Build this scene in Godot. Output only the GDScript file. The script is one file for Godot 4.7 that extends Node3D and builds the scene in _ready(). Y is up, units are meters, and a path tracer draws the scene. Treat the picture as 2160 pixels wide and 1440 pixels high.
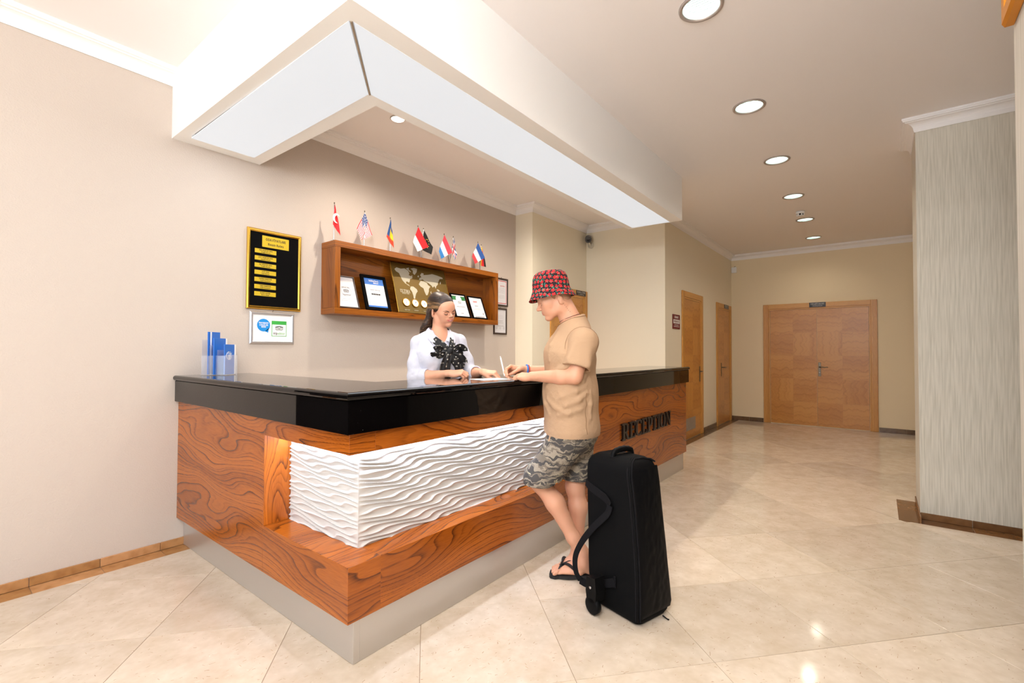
extends Node3D
# A hotel lobby with a reception desk. x runs along the desk front, z towards the lobby, y up; the desk's outer corner stands at the origin.

const CEIL := 3.12
const WZ := -1.9965      # wall behind the desk
const PX := 3.68         # pier where that wall steps forward
const PZ := -1.732
const BX := 5.052        # block at the end of the desk
const CZ := -0.5603      # corridor wall
const FX := 8.583        # far wall with the double door
const NX := 1.03         # end of the near wall on the right
const NZ := 2.0
const KX := 3.78         # pier on the right
const KZ := 1.9

var M := {}


func _ready() -> void:
	# camera
	var fw := Vector3(0.78787175, 0.01979871, -0.61552101).normalized()
	var up := Vector3(-0.0178181, 0.99979751, 0.00935194)
	var cam := Camera3D.new()
	cam.name = "camera"
	add_child(cam)
	var rt := fw.cross(up).normalized()
	cam.transform = Transform3D(Basis(rt, rt.cross(fw), -fw), Vector3(-1.0693, 1.2895, 1.6603))
	cam.fov = 71.973
	cam.near = 0.05
	cam.far = 60.0
	cam.current = true
	# surroundings
	var env := Environment.new()
	env.background_mode = Environment.BG_COLOR
	env.background_color = Color(0.86, 0.93, 1.0)
	env.background_energy_multiplier = 3.7
	env.tonemap_mode = Environment.TONE_MAPPER_LINEAR
	env.tonemap_exposure = 1.09
	env.sdfgi_enabled = true
	env.ssao_enabled = true
	env.ssil_enabled = true
	var we := WorldEnvironment.new()
	we.name = "surroundings"
	we.environment = env
	add_child(we)
	# added sun: its patch on the floor behind the viewer bounces light to the ceiling
	var sun := DirectionalLight3D.new()
	sun.name = "sun"
	sun.light_energy = 4.8
	sun.light_color = Color(0.96, 0.98, 1.0)
	sun.light_angular_distance = 0.6
	sun.sky_mode = DirectionalLight3D.SKY_MODE_LIGHT_ONLY
	sun.shadow_enabled = true
	add_child(sun)
	sun.look_at_from_position(Vector3.ZERO, Vector3(0.52, -0.85, -0.12))
	make_materials()
	more_materials()
	people_materials()
	build_lamps()
	build_room()
	build_desk()
	build_wall_things()
	build_small_things()
	build_suitcase()
	build_people()


func make_materials() -> void:
	M.chrome = mat(rgb(205, 205, 208), 0.18, 1.0)
	M.alu = mat(rgb(190, 190, 192), 0.38, 0.9)
	M.bronze = mat(rgb(120, 108, 92), 0.35, 0.85)
	M.rim = mat(rgb(190, 180, 176), 0.3, 0.6)
	M.reflector = mat(rgb(236, 242, 240), 0.35)
	M.lamp_glow = glow(Color(0.95, 1.0, 0.98), 6.0)
	M.rib_glass = mat(rgb(215, 235, 230), 0.3)
	M.panel_glow = glow(Color(0.95, 0.975, 1.0), 0.6)
	M.panel_glow.albedo_color = rgb(150, 150, 152)
	M.mitre = mat(rgb(168, 150, 130), 0.4, 0.3)
	M.beam = mat(rgb(251, 249, 247), 0.6)
	M.plaster = mat(rgb(246, 242, 240), 0.55)
	M.ceiling = mat(rgb(248, 242, 240), 0.7)
	M.glass = mat(Color(0.95, 0.98, 0.98, 0.06), 0.05)
	M.glass.transparency = BaseMaterial3D.TRANSPARENCY_ALPHA
	M.paving = mat(rgb(170, 165, 158), 0.8)
	M.grout = mat(rgb(150, 125, 100), 0.8)
	# wallpaper with a worm-like emboss
	var emboss := noise_tex(noise(0.06, 3, 2, FastNoiseLite.TYPE_SIMPLEX, 12.0), 512, null, true, 5.0)
	M.wall_left = tri(mat(rgb(200, 187, 176), 0.75), 2.3)
	M.wall_left.normal_enabled = true
	M.wall_left.normal_texture = emboss
	M.wall_left.normal_scale = 0.2
	M.wall_cream = mat(rgb(240, 230, 208), 0.75)
	M.wall_far = mat(rgb(240, 222, 188), 0.75)
	M.wall_streak = tri(mat(rgb(226, 219, 204), 0.7), 1.0)
	M.wall_streak.albedo_texture = noise_tex(noise(0.035, 31, 4), 256, ramp([[0.0, Color(0.86, 0.86, 0.84)], [0.5, Color(0.94, 0.94, 0.935)], [1.0, Color(1, 1, 1)]]))
	M.wall_streak.uv1_scale = Vector3(9.0, 0.3, 9.0)
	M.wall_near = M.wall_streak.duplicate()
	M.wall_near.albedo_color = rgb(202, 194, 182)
	# marble floor in four tones
	var mt := marble_tex(1024)
	M.marble = []
	for k in 4:
		var m := tri(mat(Color.WHITE * (1.0 - 0.02 * k), 0.09), 0.62)
		m.albedo_color.a = 1.0
		m.albedo_texture = mt
		m.uv1_offset = Vector3(0.23 * k, 0.41 * k, 0.37 * k)
		M.marble.append(m)
	M.brown = stones([rgb(190, 140, 92), rgb(176, 128, 80), rgb(200, 150, 104)], 0.22)
	M.brown_dark = stones([rgb(120, 94, 70), rgb(110, 86, 64)], 0.2)
	M.brown_deep = stones([rgb(132, 92, 56), rgb(116, 80, 48)], 0.2)
	# timber
	var rose := veneer(1024, 640, 21, rgb(190, 104, 30), rgb(148, 74, 17), rgb(44, 18, 8), 110.0, 1.9, 3.6, 0.085, 0.6, 0.9)
	M.rose = wood_mat(rose, Vector2(0.42, 0.95), 0.22)
	M.rose.albedo_color = Color(0.93, 0.92, 0.90)
	M.rose_up = wood_mat(rose, Vector2(0.42, 1.6), 0.22)
	M.shelf_wood = wood_mat(rose, Vector2(0.3, 1.6), 0.3)
	M.shelf_wood.albedo_color = Color(0.82, 0.86, 0.82)
	var be := veneer(768, 256, 52, rgb(216, 160, 84), rgb(194, 134, 64), rgb(158, 104, 48), 34.0, 9.0, 2.5, 0.030, 1.0, 0.35)
	M.beech = wood_mat(be, Vector2(0.5, 1.6), 0.35)
	M.veneer_b = wood_mat(be, Vector2(0.9, 0.55), 0.3)
	M.veneer_b.albedo_color = Color(0.97, 0.93, 0.86)
	M.dark_wood = mat(rgb(26, 18, 15), 0.4)
	M.dark_wood.metallic_specular = 0.3
	# polished black granite with glints
	M.granite = tri(mat(rgb(200, 200, 200), 0.025), 1.3)
	M.granite.metallic_specular = 0.37
	M.granite.albedo_texture = glint_tex(768)
	M.wave = mat(rgb(208, 204, 200), 0.6)
	M.steel = tri(mat(rgb(206, 202, 198), 0.34, 0.75), 1.0)
	M.letter_black = mat(rgb(26, 20, 17), 0.25)
	M.strip_glow = glow(Color(0.86, 0.91, 1.0), 3.0)
	M.sign_black = mat(rgb(38, 34, 34), 0.35)
	M.sign_white = mat(rgb(225, 220, 212), 0.6)
	M.gold = mat(rgb(214, 170, 72), 0.22, 1.0)
	M.gold_plate = mat(rgb(216, 184, 44), 0.45, 0.3)
	M.matt_black = mat(rgb(9, 8, 9), 0.9)
	M.matt_black.metallic_specular = 0.2
	M.ink = mat(rgb(24, 22, 24), 0.7)
	M.paper = mat(rgb(218, 216, 220), 0.6)
	M.silver = mat(rgb(206, 204, 206), 0.36, 0.85)
	M.blue = mat(rgb(36, 110, 200), 0.5)
	M.sky = mat(rgb(20, 140, 220), 0.5)
	M.green = mat(rgb(60, 170, 70), 0.5)
	M.white = mat(rgb(244, 243, 242), 0.5)
	M.frame_dark = mat(rgb(52, 32, 24), 0.4)
	M.red = mat(rgb(200, 40, 36), 0.6)
	M.grey = mat(rgb(150, 150, 155), 0.6)


func stones(cols: Array, rough: float) -> Array:
	var r := []
	var t := noise_tex(noise(0.014, 11, 3), 256, ramp([[0.0, Color(0.86, 0.83, 0.79)], [0.45, Color(0.95, 0.94, 0.92)], [1.0, Color(1, 1, 1)]]))
	for k in cols:
		var m := tri(mat(k, rough), 3.0)
		m.albedo_texture = t
		r.append(m)
	return r


func marble_tex(s: int) -> ImageTexture:
	# cream marble: soft clouds, short brown flecks and pale shell marks
	var a := bytes_of(noise(0.008, 61, 4), s, s)
	var b := bytes_of(noise(0.03, 62, 3), s, s)
	var d := PackedByteArray()
	d.resize(s * s * 3)
	for i in s * s:
		var t := float(a[i]) / 255.0
		var u := float(b[i]) / 255.0
		var k := clampf(0.5 + (t - 0.5) * 0.9 + (u - 0.5) * 0.5, 0, 1)
		d[i * 3] = int(lerpf(210, 230, k))
		d[i * 3 + 1] = int(lerpf(191, 214, k))
		d[i * 3 + 2] = int(lerpf(167, 195, k))
	var rng := RandomNumberGenerator.new()
	rng.seed = 5
	for n in 1500:
		var x := rng.randf() * s
		var y := rng.randf() * s
		var ang := rng.randfn(0.4, 0.7)
		var ln := rng.randf_range(1.0, 9.0) * (2.0 if rng.randf() < 0.1 else 1.0)
		var dark := rng.randf()
		var cc := Vector3(140, 100, 68) if dark < 0.5 else (Vector3(186, 148, 112) if dark < 0.8 else Vector3(248, 238, 222))
		var al := rng.randf_range(0.2, 0.75)
		var px := x
		var py := y
		for q in int(ln * 1.6):
			ang += rng.randfn(0, 0.16)
			px += cos(ang) * 0.7
			py += sin(ang) * 0.7
			var o := ((int(py) + s) % s * s + (int(px) + s) % s) * 3
			for k in 3:
				d[o + k] = int(lerpf(d[o + k], cc[k], al))
	return tex_from(s, s, d)


func glint_tex(s: int) -> ImageTexture:
	var a := bytes_of(noise(0.15, 71, 2), s, s)
	var d := PackedByteArray()
	d.resize(s * s * 3)
	for i in s * s:
		var k := 7 + int(a[i]) / 32
		d[i * 3] = k + 3
		d[i * 3 + 1] = k
		d[i * 3 + 2] = k
	var rng := RandomNumberGenerator.new()
	rng.seed = 9
	for n in 90:
		var o := ((rng.randi() % s) * s + rng.randi() % s) * 3
		var br := rng.randi_range(90, 250)
		for e in ([0, 3] if rng.randf() < 0.3 else [0]):
			for k in 3:
				d[(o + e + k) % d.size()] = br
	return tex_from(s, s, d)


func more_materials() -> void:
	M.plaque = mat(rgb(112, 88, 38), 0.38, 0.6)
	M.map_silver = mat(rgb(184, 176, 156), 0.5, 0.4)
	M.dial = mat(rgb(246, 240, 224), 0.4)
	M.city = mat(rgb(104, 84, 40), 0.5, 0.4)
	M.dark_green = mat(rgb(28, 110, 52), 0.5)
	M.cloth_vc = mat(Color.WHITE, 0.75)
	M.cloth_vc.vertex_color_use_as_albedo = true
	M.star = mat(rgb(220, 190, 80), 0.6)
	M.acrylic = mat(Color(0.93, 0.95, 1.0, 0.12), 0.06)
	M.acrylic.transparency = BaseMaterial3D.TRANSPARENCY_ALPHA
	M.brochure = mat(rgb(38, 108, 200), 0.35)
	M.cam_base = mat(rgb(206, 196, 178), 0.5)
	M.cam_dark = mat(rgb(74, 70, 70), 0.4)
	M.maroon = mat(rgb(112, 26, 34), 0.5)
	M.gilt = mat(rgb(214, 140, 40), 0.35, 0.5)
	M.gilt_pale = mat(rgb(232, 170, 60), 0.35, 0.5)
	M.canvas = mat(rgb(214, 190, 170), 0.7)


func people_materials() -> void:
	M.skin_lin = lin(217, 159, 129)
	M.skin = mat(Color.WHITE, 0.5)
	M.skin.vertex_color_use_as_albedo = true
	M.skin.subsurf_scatter_enabled = true
	M.skin.subsurf_scatter_strength = 0.06
	M.skin_lin_f = lin(219, 160, 130)
	M.lash = mat(rgb(24, 18, 18), 0.6)
	M.hair_dark = lin(36, 23, 17)
	M.hair_mid = lin(70, 45, 30)
	M.hair_light = lin(196, 150, 100)
	M.hair_vc = mat(Color.WHITE, 0.42)
	M.hair_vc.vertex_color_use_as_albedo = true
	M.dots = tri(mat(Color.WHITE, 0.7), 9.0, false)
	M.dots.albedo_texture = dots_tex(192)
	M.brow = mat(rgb(58, 40, 30), 0.7)
	M.hair_short = mat(rgb(176, 128, 98), 0.8)
	M.seam_dark = mat(rgb(30, 26, 30), 0.8)
	var weave := noise_tex(noise(0.03, 8, 3, FastNoiseLite.TYPE_SIMPLEX_SMOOTH, 10.0), 256, null, true, 6.0)
	M.tan = tri(mat(rgb(184, 150, 118), 0.85), 3.2, false)
	M.tan.normal_enabled = true
	M.tan.normal_texture = weave
	M.tan.normal_scale = 0.35
	M.tan_dark = mat(rgb(140, 104, 72), 0.85)
	M.cord = mat(rgb(96, 50, 36), 0.7)
	M.camo = tri(mat(Color.WHITE, 0.85), 1.5, false)
	M.camo.albedo_texture = camo_tex(512)
	M.camo_dark = mat(rgb(60, 56, 50), 0.85)
	M.rubber = mat(rgb(22, 20, 22), 0.6)
	M.floral = tri(mat(Color.WHITE, 0.8), 4.2, false)
	M.floral.uv1_triplanar_sharpness = 12.0
	M.floral.albedo_texture = floral_tex(384)
	M.camo.uv1_triplanar_sharpness = 8.0
	M.shirt_white = tri(mat(rgb(204, 204, 216), 0.75), 3.0, false)
	M.shirt_white.normal_enabled = true
	M.shirt_white.normal_texture = weave
	M.shirt_white.normal_scale = 0.3


func dots_tex(s: int) -> ImageTexture:
	var im := Image.create(s, s, false, Image.FORMAT_RGB8)
	im.fill(Color8(14, 13, 16))
	for q in [[0.1, 0.12, 9], [0.45, 0.3, 8], [0.8, 0.1, 7], [0.25, 0.6, 9], [0.65, 0.62, 8], [0.95, 0.75, 7], [0.45, 0.9, 8], [0.05, 0.85, 5]]:
		for y in range(-10, 11):
			for x in range(-10, 11):
				if x * x + y * y < q[2] * q[2]:
					im.set_pixel(posmod(int(q[0] * s) + x, s), posmod(int(q[1] * s) + y, s), Color8(236, 228, 214))
	return ImageTexture.create_from_image(im)


func camo_tex(s: int) -> ImageTexture:
	# tiger stripe cloth: long wavering bands
	var a := bytes_of(noise(0.012, 41, 3), s, s)
	var b := bytes_of(noise(0.016, 42, 3), s, s)
	var c := bytes_of(noise(0.02, 43, 3), s, s)
	var d := PackedByteArray()
	d.resize(s * s * 3)
	for y in s:
		for x in s:
			var xs := x / 2
			var ys := (y * 3) % s
			var yt := (ys + int(c[y * s + x]) / 3) % s
			var v := a[yt * s + xs]
			var w := b[((yt + 100) % s) * s + (xs + 60) % s]
			var k := Color8(150, 138, 122)
			if v > 132:
				k = Color8(70, 66, 64)
			elif w > 138:
				k = Color8(116, 105, 92)
			elif v > 122 and v < 129:
				k = Color8(190, 182, 146)
			var o := (y * s + x) * 3
			d[o] = k.r8
			d[o + 1] = k.g8
			d[o + 2] = k.b8
	return tex_from(s, s, d)


func floral_tex(s: int) -> ImageTexture:
	# red blossoms and turquoise leaves printed on black
	var im := Image.create(s, s, false, Image.FORMAT_RGB8)
	im.fill(Color8(12, 12, 18))
	var rng := RandomNumberGenerator.new()
	rng.seed = 12
	var g := s / 9.0
	for i in 9:
		for j in 9:
			var cx := (i + 0.5 * (j % 2)) * g + rng.randf_range(-5, 5)
			var cy := j * g + rng.randf_range(-5, 5)
			var ph := rng.randf() * TAU
			for y in range(-22, 23):
				for x in range(-22, 23):
					var r := sqrt(x * x + y * y)
					var a := atan2(y, x)
					if r < 15.0 + 4.0 * cos(5.0 * a + ph):
						var k := Color8(205, 28, 34) if r > 3.5 and cos(5.0 * a + ph) > -0.8 else Color8(160, 20, 30)
						im.set_pixel(posmod(int(cx + x), s), posmod(int(cy + y), s), k)
	for n in 210:
		var cx := rng.randf() * s
		var cy := rng.randf() * s
		var an := rng.randf() * PI
		var k := Color8(30, 150, 130) if rng.randf() < 0.75 else Color8(110, 170, 130)
		for i in range(-7, 8):
			for j in range(-3, 4):
				if pow(i / 7.5, 2) + pow(j / 3.0, 2) < 1.0:
					im.set_pixel(posmod(int(cx + cos(an) * i - sin(an) * j), s), posmod(int(cy + sin(an) * i + cos(an) * j), s), k)
	return ImageTexture.create_from_image(im)

# ---------------------------------------------------------------- lamps
const LAMP_COLOR := Color(0.97, 0.985, 1.0)
const DOWNLIGHTS := [[1.49, 0.93], [2.76, 0.91], [4.0, 0.905], [5.3, 0.88], [6.53, 0.867], [7.81, 0.847]]


func omni(called: String, at: Vector3, energy: float, size: float, parent: Node, col := LAMP_COLOR) -> OmniLight3D:
	var l := OmniLight3D.new()
	l.name = called
	l.position = at
	l.light_energy = energy
	l.light_size = size
	l.light_color = col
	l.omni_range = 20.0
	l.omni_attenuation = 2.0
	l.shadow_enabled = true
	parent.add_child(l, true)
	return l


func area(called: String, at: Vector3, size: Vector2, energy: float, parent: Node, rot := Vector3(-PI / 2, 0, 0), col := LAMP_COLOR) -> void:
	var l := AreaLight3D.new()
	l.name = called
	l.position = at
	l.rotation = rot
	l.area_size = size
	l.light_energy = energy
	l.light_color = col
	l.area_range = 20.0
	l.area_attenuation = 2.0
	l.shadow_enabled = true
	parent.add_child(l, true)


func spot(called: String, at: Vector3, energy: float, size: float, angle: float, parent: Node) -> void:
	var l := SpotLight3D.new()
	l.name = called
	l.position = at
	l.rotation = Vector3(-PI / 2, 0, 0)
	l.light_energy = energy
	l.light_size = size
	l.light_color = Color(1.0, 0.95, 0.88)
	l.spot_angle = angle
	l.spot_angle_attenuation = 1.0
	l.spot_range = 20.0
	l.spot_attenuation = 2.0
	l.shadow_enabled = true
	parent.add_child(l, true)


func glow(col: Color, e: float) -> StandardMaterial3D:
	var m := mat(col, 0.5)
	m.emission_enabled = true
	m.emission = col
	m.emission_energy_multiplier = e
	return m


const E_ADDED_GLOBE := 0.85
const E_PANEL := 1.8
const E_DOWN := 1.0
const E_SMALL := 2.0
const E_STRIP := 0.6


func build_lamps() -> void:
	# added globe lamps behind the camera, for the key light and the flash bounce
	for g in [[Vector3(-2.75, 2.62, 1.35), "added white glass globe pendant lamp standing for the key light behind the viewer", 1.5], [Vector3(-1.4, 2.5, 1.6), "added white glass globe pendant lamp standing for flash bounce above and behind the viewer", 3.7]]:
		var t := thing("added_globe_lamp", g[1], "lamp", g[0])
		var m := MB.new()
		var prof := []
		for i in 17:
			var a := PI * i / 16
			prof.append([maxf(0.0005, 0.24 * sin(a)), -0.24 * cos(a)])
		m.lathe(prof, 32, false)
		obj("glass_globe_light", m, glow(LAMP_COLOR, 2.0), t)
		m = MB.new()
		m.lathe([[0.06, 0.232], [0.06, 0.26], [0.012, 0.28], [0.012, CEIL - g[0].y - 0.02], [0.05, CEIL - g[0].y - 0.02], [0.05, CEIL - g[0].y]], 16)
		obj("rod", m, M.chrome, t)
		omni("added_globe_bulb", Vector3.ZERO, E_ADDED_GLOBE * g[2], 0.24, t)
	# the two glowing panels under the beam over the desk
	var y := 2.672
	var m1 := MB.new()
	m1.prism(PackedVector2Array([Vector2(0.035, -1.86), Vector2(0.425, -1.86), Vector2(0.425, -0.497), Vector2(0.035, -0.075)]), 0, 0.006)
	var m2 := MB.new()
	m2.prism(PackedVector2Array([Vector2(0.052, -0.065), Vector2(3.885, -0.085), Vector2(3.87, -0.50), Vector2(0.437, -0.487)]), 0, 0.006)
	var lab := ["short white glowing light panel under the beam at its wall end", "long white glowing light panel running under the beam along the desk"]
	for i in 2:
		var o := obj("ceiling_light_panel", [m1, m2][i], M.panel_glow)
		o.transform = Transform3D(Basis(Vector3.RIGHT, Vector3.BACK, Vector3.DOWN), Vector3(0, y, 0))
		tag(o, lab[i], "light panel", "glowing panels under the beam")
	area("panel_light", Vector3(0.23, y - 0.012, -1.05), Vector2(0.36, 1.4), E_PANEL * 0.3, self)
	area("panel_light", Vector3(2.1, y - 0.012, -0.28), Vector2(3.5, 0.38), E_PANEL, self)
	# recessed downlights along the corridor
	for i in DOWNLIGHTS.size():
		var p: Array = DOWNLIGHTS[i]
		var where: String = ["largest, nearest the viewer", "second from the viewer", "third from the viewer", "just before the smoke detector", "just past the smoke detector", "farthest, before the double door"][i]
		downlight(Vector3(p[0], CEIL, p[1]), 0.105, "recessed downlight with ribbed glass in the corridor ceiling, " + where, "recessed downlights along the corridor ceiling", E_DOWN * [1.0, 1.0, 1.0, 1.0, 0.9, 0.55][i])
	downlight(Vector3(1.27, CEIL, -1.32), 0.055, "small round spotlight in the ceiling strip behind the light beam", "", E_SMALL)
	for q in [[2.2, -1.1], [3.1, -1.12]]:  # added spotlights, out of sight, to brighten the wall above the shelf
		downlight(Vector3(q[0], CEIL, q[1]), 0.055, ["added small spotlight brightening the shelf wall, above the man, hidden by the beam", "added small spotlight brightening the shelf wall, near the far desk end, hidden by the beam"][int(q[0] > 3)], "added small spotlights hidden above the beam", E_SMALL)
	for q in [Vector3(0.25, CEIL, 0.95)]:
		downlight(q, 0.105, "round recessed downlight above and behind the viewer", "recessed downlights along the corridor ceiling", E_DOWN)


func downlight(at: Vector3, r: float, label: String, group: String, e: float) -> void:
	var t := thing("downlight", label, "downlight", at, 0.0, group)
	var m := MB.new()
	m.lathe([[r * 0.92, 0.0], [r * 1.08, 0.0], [r * 1.06, -0.006], [r * 0.98, -0.009], [r * 0.90, -0.006], [r * 0.88, 0.0]], 36, false)
	obj("rim", m, M.rim, t)
	m = MB.new()
	m.lathe([[r * 0.90, -0.004], [r * 0.80, 0.045], [r * 0.78, 0.05]], 36, false)
	obj("reflector", m, M.reflector, t)
	m = MB.new()
	m.lathe([[0.001, 0.034], [r * 0.4, 0.035], [r * 0.80, 0.038]], 36, false)
	obj("lens_light", m, M.lamp_glow, t)
	if r > 0.08:
		m = MB.new()
		for k in range(-4, 5):
			var half := sqrt(maxf(0.0, pow(r * 0.78, 2) - pow(k * r * 0.17, 2)))
			m.span(Vector3(k * r * 0.17 - 0.003, 0.028, -half), Vector3(k * r * 0.17 + 0.003, 0.035, half))
		obj("glass_rib", m, M.rib_glass, t).set_meta("kind", "stuff")
	spot("lamp", Vector3(0, 0.02, 0), e, r * 0.6, 75.0, t)


# ---------------------------------------------------------------- room
func build_room() -> void:
	build_floor()
	# the walls, with thickness
	struct("wall_left", bx(Vector3(-0.81, 0, WZ - 0.15), Vector3(PX, CEIL, WZ)), M.wall_left)
	struct("wall_pier", bx(Vector3(PX, 0, PZ - 0.42), Vector3(BX, CEIL, PZ)), M.wall_cream)
	struct("wall_block", bx(Vector3(BX, 0, PZ - 0.42), Vector3(FX + 0.2, CEIL, CZ)), M.wall_cream)
	struct("wall_far", bx(Vector3(FX, 0, CZ), Vector3(FX + 0.2, CEIL, 3.2)), M.wall_far)
	struct("wall_corridor", bx(Vector3(4.31, 0, 3.0), Vector3(FX, CEIL, 3.2)), M.wall_cream)
	struct("wall_column", bx(Vector3(KX, 0, KZ), Vector3(4.31, CEIL, 4.4)), M.wall_streak)
	struct("wall_alcove", bx(Vector3(NX, 0, 4.2), Vector3(KX, CEIL, 4.4)), M.dark_wood)  # dark colour stands for the dimness of the alcove in the stone reflections
	struct("wall_near", bx(Vector3(-4.2, 0, NZ), Vector3(NX, CEIL, NZ + 0.16)), M.wall_near)
	struct("wall_side", bx(Vector3(NX - 0.16, 0, NZ + 0.16), Vector3(NX, CEIL, 4.4)), M.wall_near)
	# an added glazed entrance front, unseen behind the viewer, to bring in daylight
	struct("wall_entrance", bx(Vector3(-4.2, 2.75, -2.4), Vector3(-4.0, CEIL, NZ + 0.16)), M.wall_left)
	struct("wall_entrance", bx(Vector3(-4.2, 0, -2.4), Vector3(-4.0, 2.75, -1.75)), M.wall_left)
	struct("wall_entrance", bx(Vector3(-4.2, 0, 1.85), Vector3(-4.0, 2.75, NZ + 0.16)), M.wall_left)
	for k in 4:
		var z := -1.75 + 0.9 * k
		var w := Node3D.new()
		w.name = "added_window_%d" % (k + 1)
		w.set_meta("kind", "structure")
		add_child(w)
		var fm := MB.new()
		fm.span(Vector3(-4.13, 0.0, z), Vector3(-4.07, 2.75, z + 0.05))
		fm.span(Vector3(-4.13, 0.0, z + 0.85), Vector3(-4.07, 2.75, z + 0.9))
		fm.span(Vector3(-4.13, 0.0, z + 0.05), Vector3(-4.07, 0.08, z + 0.85))
		fm.span(Vector3(-4.13, 2.69, z + 0.05), Vector3(-4.07, 2.75, z + 0.85))
		obj("window_frame", fm, M.alu, w)
		obj("pane", bx(Vector3(-4.104, 0.08, z + 0.05), Vector3(-4.098, 2.69, z + 0.85)), M.glass, w)
	struct("ground_outside", bx(Vector3(-16.0, -0.14, -8.0), Vector3(-4.2, -0.02, 8.0)), M.paving)
	struct("wall_left", bx(Vector3(-4.0, 0, WZ - 0.15), Vector3(-2.4, CEIL, WZ)), M.wall_left)
	struct("wall_left", bx(Vector3(-2.4, 2.25, WZ - 0.15), Vector3(-0.81, CEIL, WZ)), M.wall_left)
	struct("wall_left", bx(Vector3(-2.6, 0, WZ - 0.40), Vector3(-0.6, CEIL, WZ - 0.15)), M.wall_left)
	# a dark double door beside the desk wall, seen only in the polished stone
	for k in 2:
		var o := struct("door_%d" % (k + 5), bx(Vector3(-2.4 + 0.795 * k + 0.004, 0.006, WZ - 0.145), Vector3(-2.4 + 0.795 * (k + 1) - 0.004, 2.245, WZ - 0.09), 0.004), M.dark_wood)
	# ceiling with round holes for the recessed lamps
	var slab := CSGBox3D.new()
	slab.name = "ceiling"
	slab.size = Vector3(13.2, 0.12, 7.2)
	slab.position = Vector3(2.3, CEIL + 0.06, 1.0)
	slab.material = M.ceiling
	slab.set_meta("kind", "structure")
	add_child(slab)
	var holes := [[1.27, -1.32, 0.055], [2.2, -1.1, 0.055], [3.1, -1.12, 0.055], [0.25, 0.95, 0.105]]
	for d in DOWNLIGHTS:
		holes.append([d[0], d[1], 0.105])
	for h in holes:
		var c := CSGCylinder3D.new()
		c.name = "hole"
		c.operation = CSGShape3D.OPERATION_SUBTRACTION
		c.radius = h[2] * 0.91
		c.height = 0.12
		c.sides = 36
		c.material = M.ceiling
		c.position = Vector3(h[0], 0.0, h[1]) - Vector3(2.3, 0.06, 1.0)
		slab.add_child(c, true)
	# plaster cornices
	var prof := [[0.0, CEIL], [0.0, 3.022], [0.008, 3.020], [0.010, 3.030]]
	for i in 7:
		var a := PI / 2 * i / 6
		prof.append([0.062 - 0.050 * cos(a), 3.036 + 0.050 * sin(a)])
	prof.append_array([[0.066, 3.092], [0.078, 3.094], [0.080, 3.104], [0.084, 3.106], [0.084, CEIL]])
	var m := MB.new()
	m.sweep(prof, [Vector2(-0.81, WZ), Vector2(PX, WZ), Vector2(PX, PZ), Vector2(BX, PZ), Vector2(BX, CZ), Vector2(FX, CZ), Vector2(FX, 3.0)])
	struct("trim_1", m, M.plaster)
	m = MB.new()
	m.sweep(prof, [Vector2(4.31, 3.0), Vector2(4.31, KZ), Vector2(KX, KZ), Vector2(KX, 4.2)])
	struct("trim_2", m, M.plaster)
	build_beam()
	build_baseboards()
	build_doors()


func build_beam() -> void:
	# the L-shaped dropped beam over the desk: fascias and the frame round the glowing panels
	var m := MB.new()
	var h := 2.667
	var x0 := -0.034
	var z0 := 0.04
	var xi := 0.522
	var zi := -0.565
	var xe := 3.905
	var lo := 0.012        # the beam hangs a little higher at the wall
	m.face([Vector3(x0, h + lo, WZ), Vector3(x0, h, z0), Vector3(x0, CEIL, z0), Vector3(x0, CEIL, WZ)], Vector3.LEFT)
	m.face([Vector3(x0, h, z0), Vector3(xe, h, z0), Vector3(xe, CEIL, z0), Vector3(x0, CEIL, z0)], Vector3.BACK)
	m.face([Vector3(xe, h, z0), Vector3(xe, h, zi), Vector3(xe, CEIL, zi), Vector3(xe, CEIL, z0)], Vector3.RIGHT)
	m.face([Vector3(xi, h, zi), Vector3(xe, h, zi), Vector3(xe, CEIL, zi), Vector3(xi, CEIL, zi)], Vector3.FORWARD)
	m.face([Vector3(xi, h + lo, WZ), Vector3(xi, h, zi), Vector3(xi, CEIL, zi), Vector3(xi, CEIL, WZ)], Vector3.RIGHT)
	# under side round the openings
	var o := [Vector3(x0, h + lo, WZ), Vector3(x0, h, z0), Vector3(xe, h, z0), Vector3(xe, h, zi), Vector3(xi, h, zi), Vector3(xi, h + lo, WZ)]
	var p := [Vector3(0.035, h + lo, -1.86), Vector3(0.035, h, -0.075), Vector3(0.052, h, -0.065), Vector3(3.885, h, -0.085), Vector3(3.87, h, -0.50), Vector3(0.437, h, -0.487), Vector3(0.425, h, -0.497), Vector3(0.425, h + lo, -1.86)]
	for q in [[o[0], o[1], p[1], p[0]], [o[1], p[2], p[1]], [o[1], o[2], p[3], p[2]], [o[2], o[3], p[4], p[3]], [o[3], o[4], p[5], p[4]], [o[4], p[6], p[5]], [o[4], o[5], p[7], p[6]], [o[5], o[0], p[0], p[7]]]:
		m.face(q, Vector3.DOWN)
	# reveals up to the panels
	for i in 8:
		var a: Vector3 = p[i]
		var b: Vector3 = p[(i + 1) % 8]
		m.face([a, b, b + Vector3.UP * 0.02, a + Vector3.UP * 0.02])
	struct("ceiling_beam", m, M.beam)
	# mitre bar between the two panels
	m = MB.new()
	m.tube([Vector3(0.043, h + 0.001, -0.069), Vector3(0.432, h + 0.001, -0.492)], 0.006, 6)
	struct("trim_3", m, M.mitre)


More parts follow.
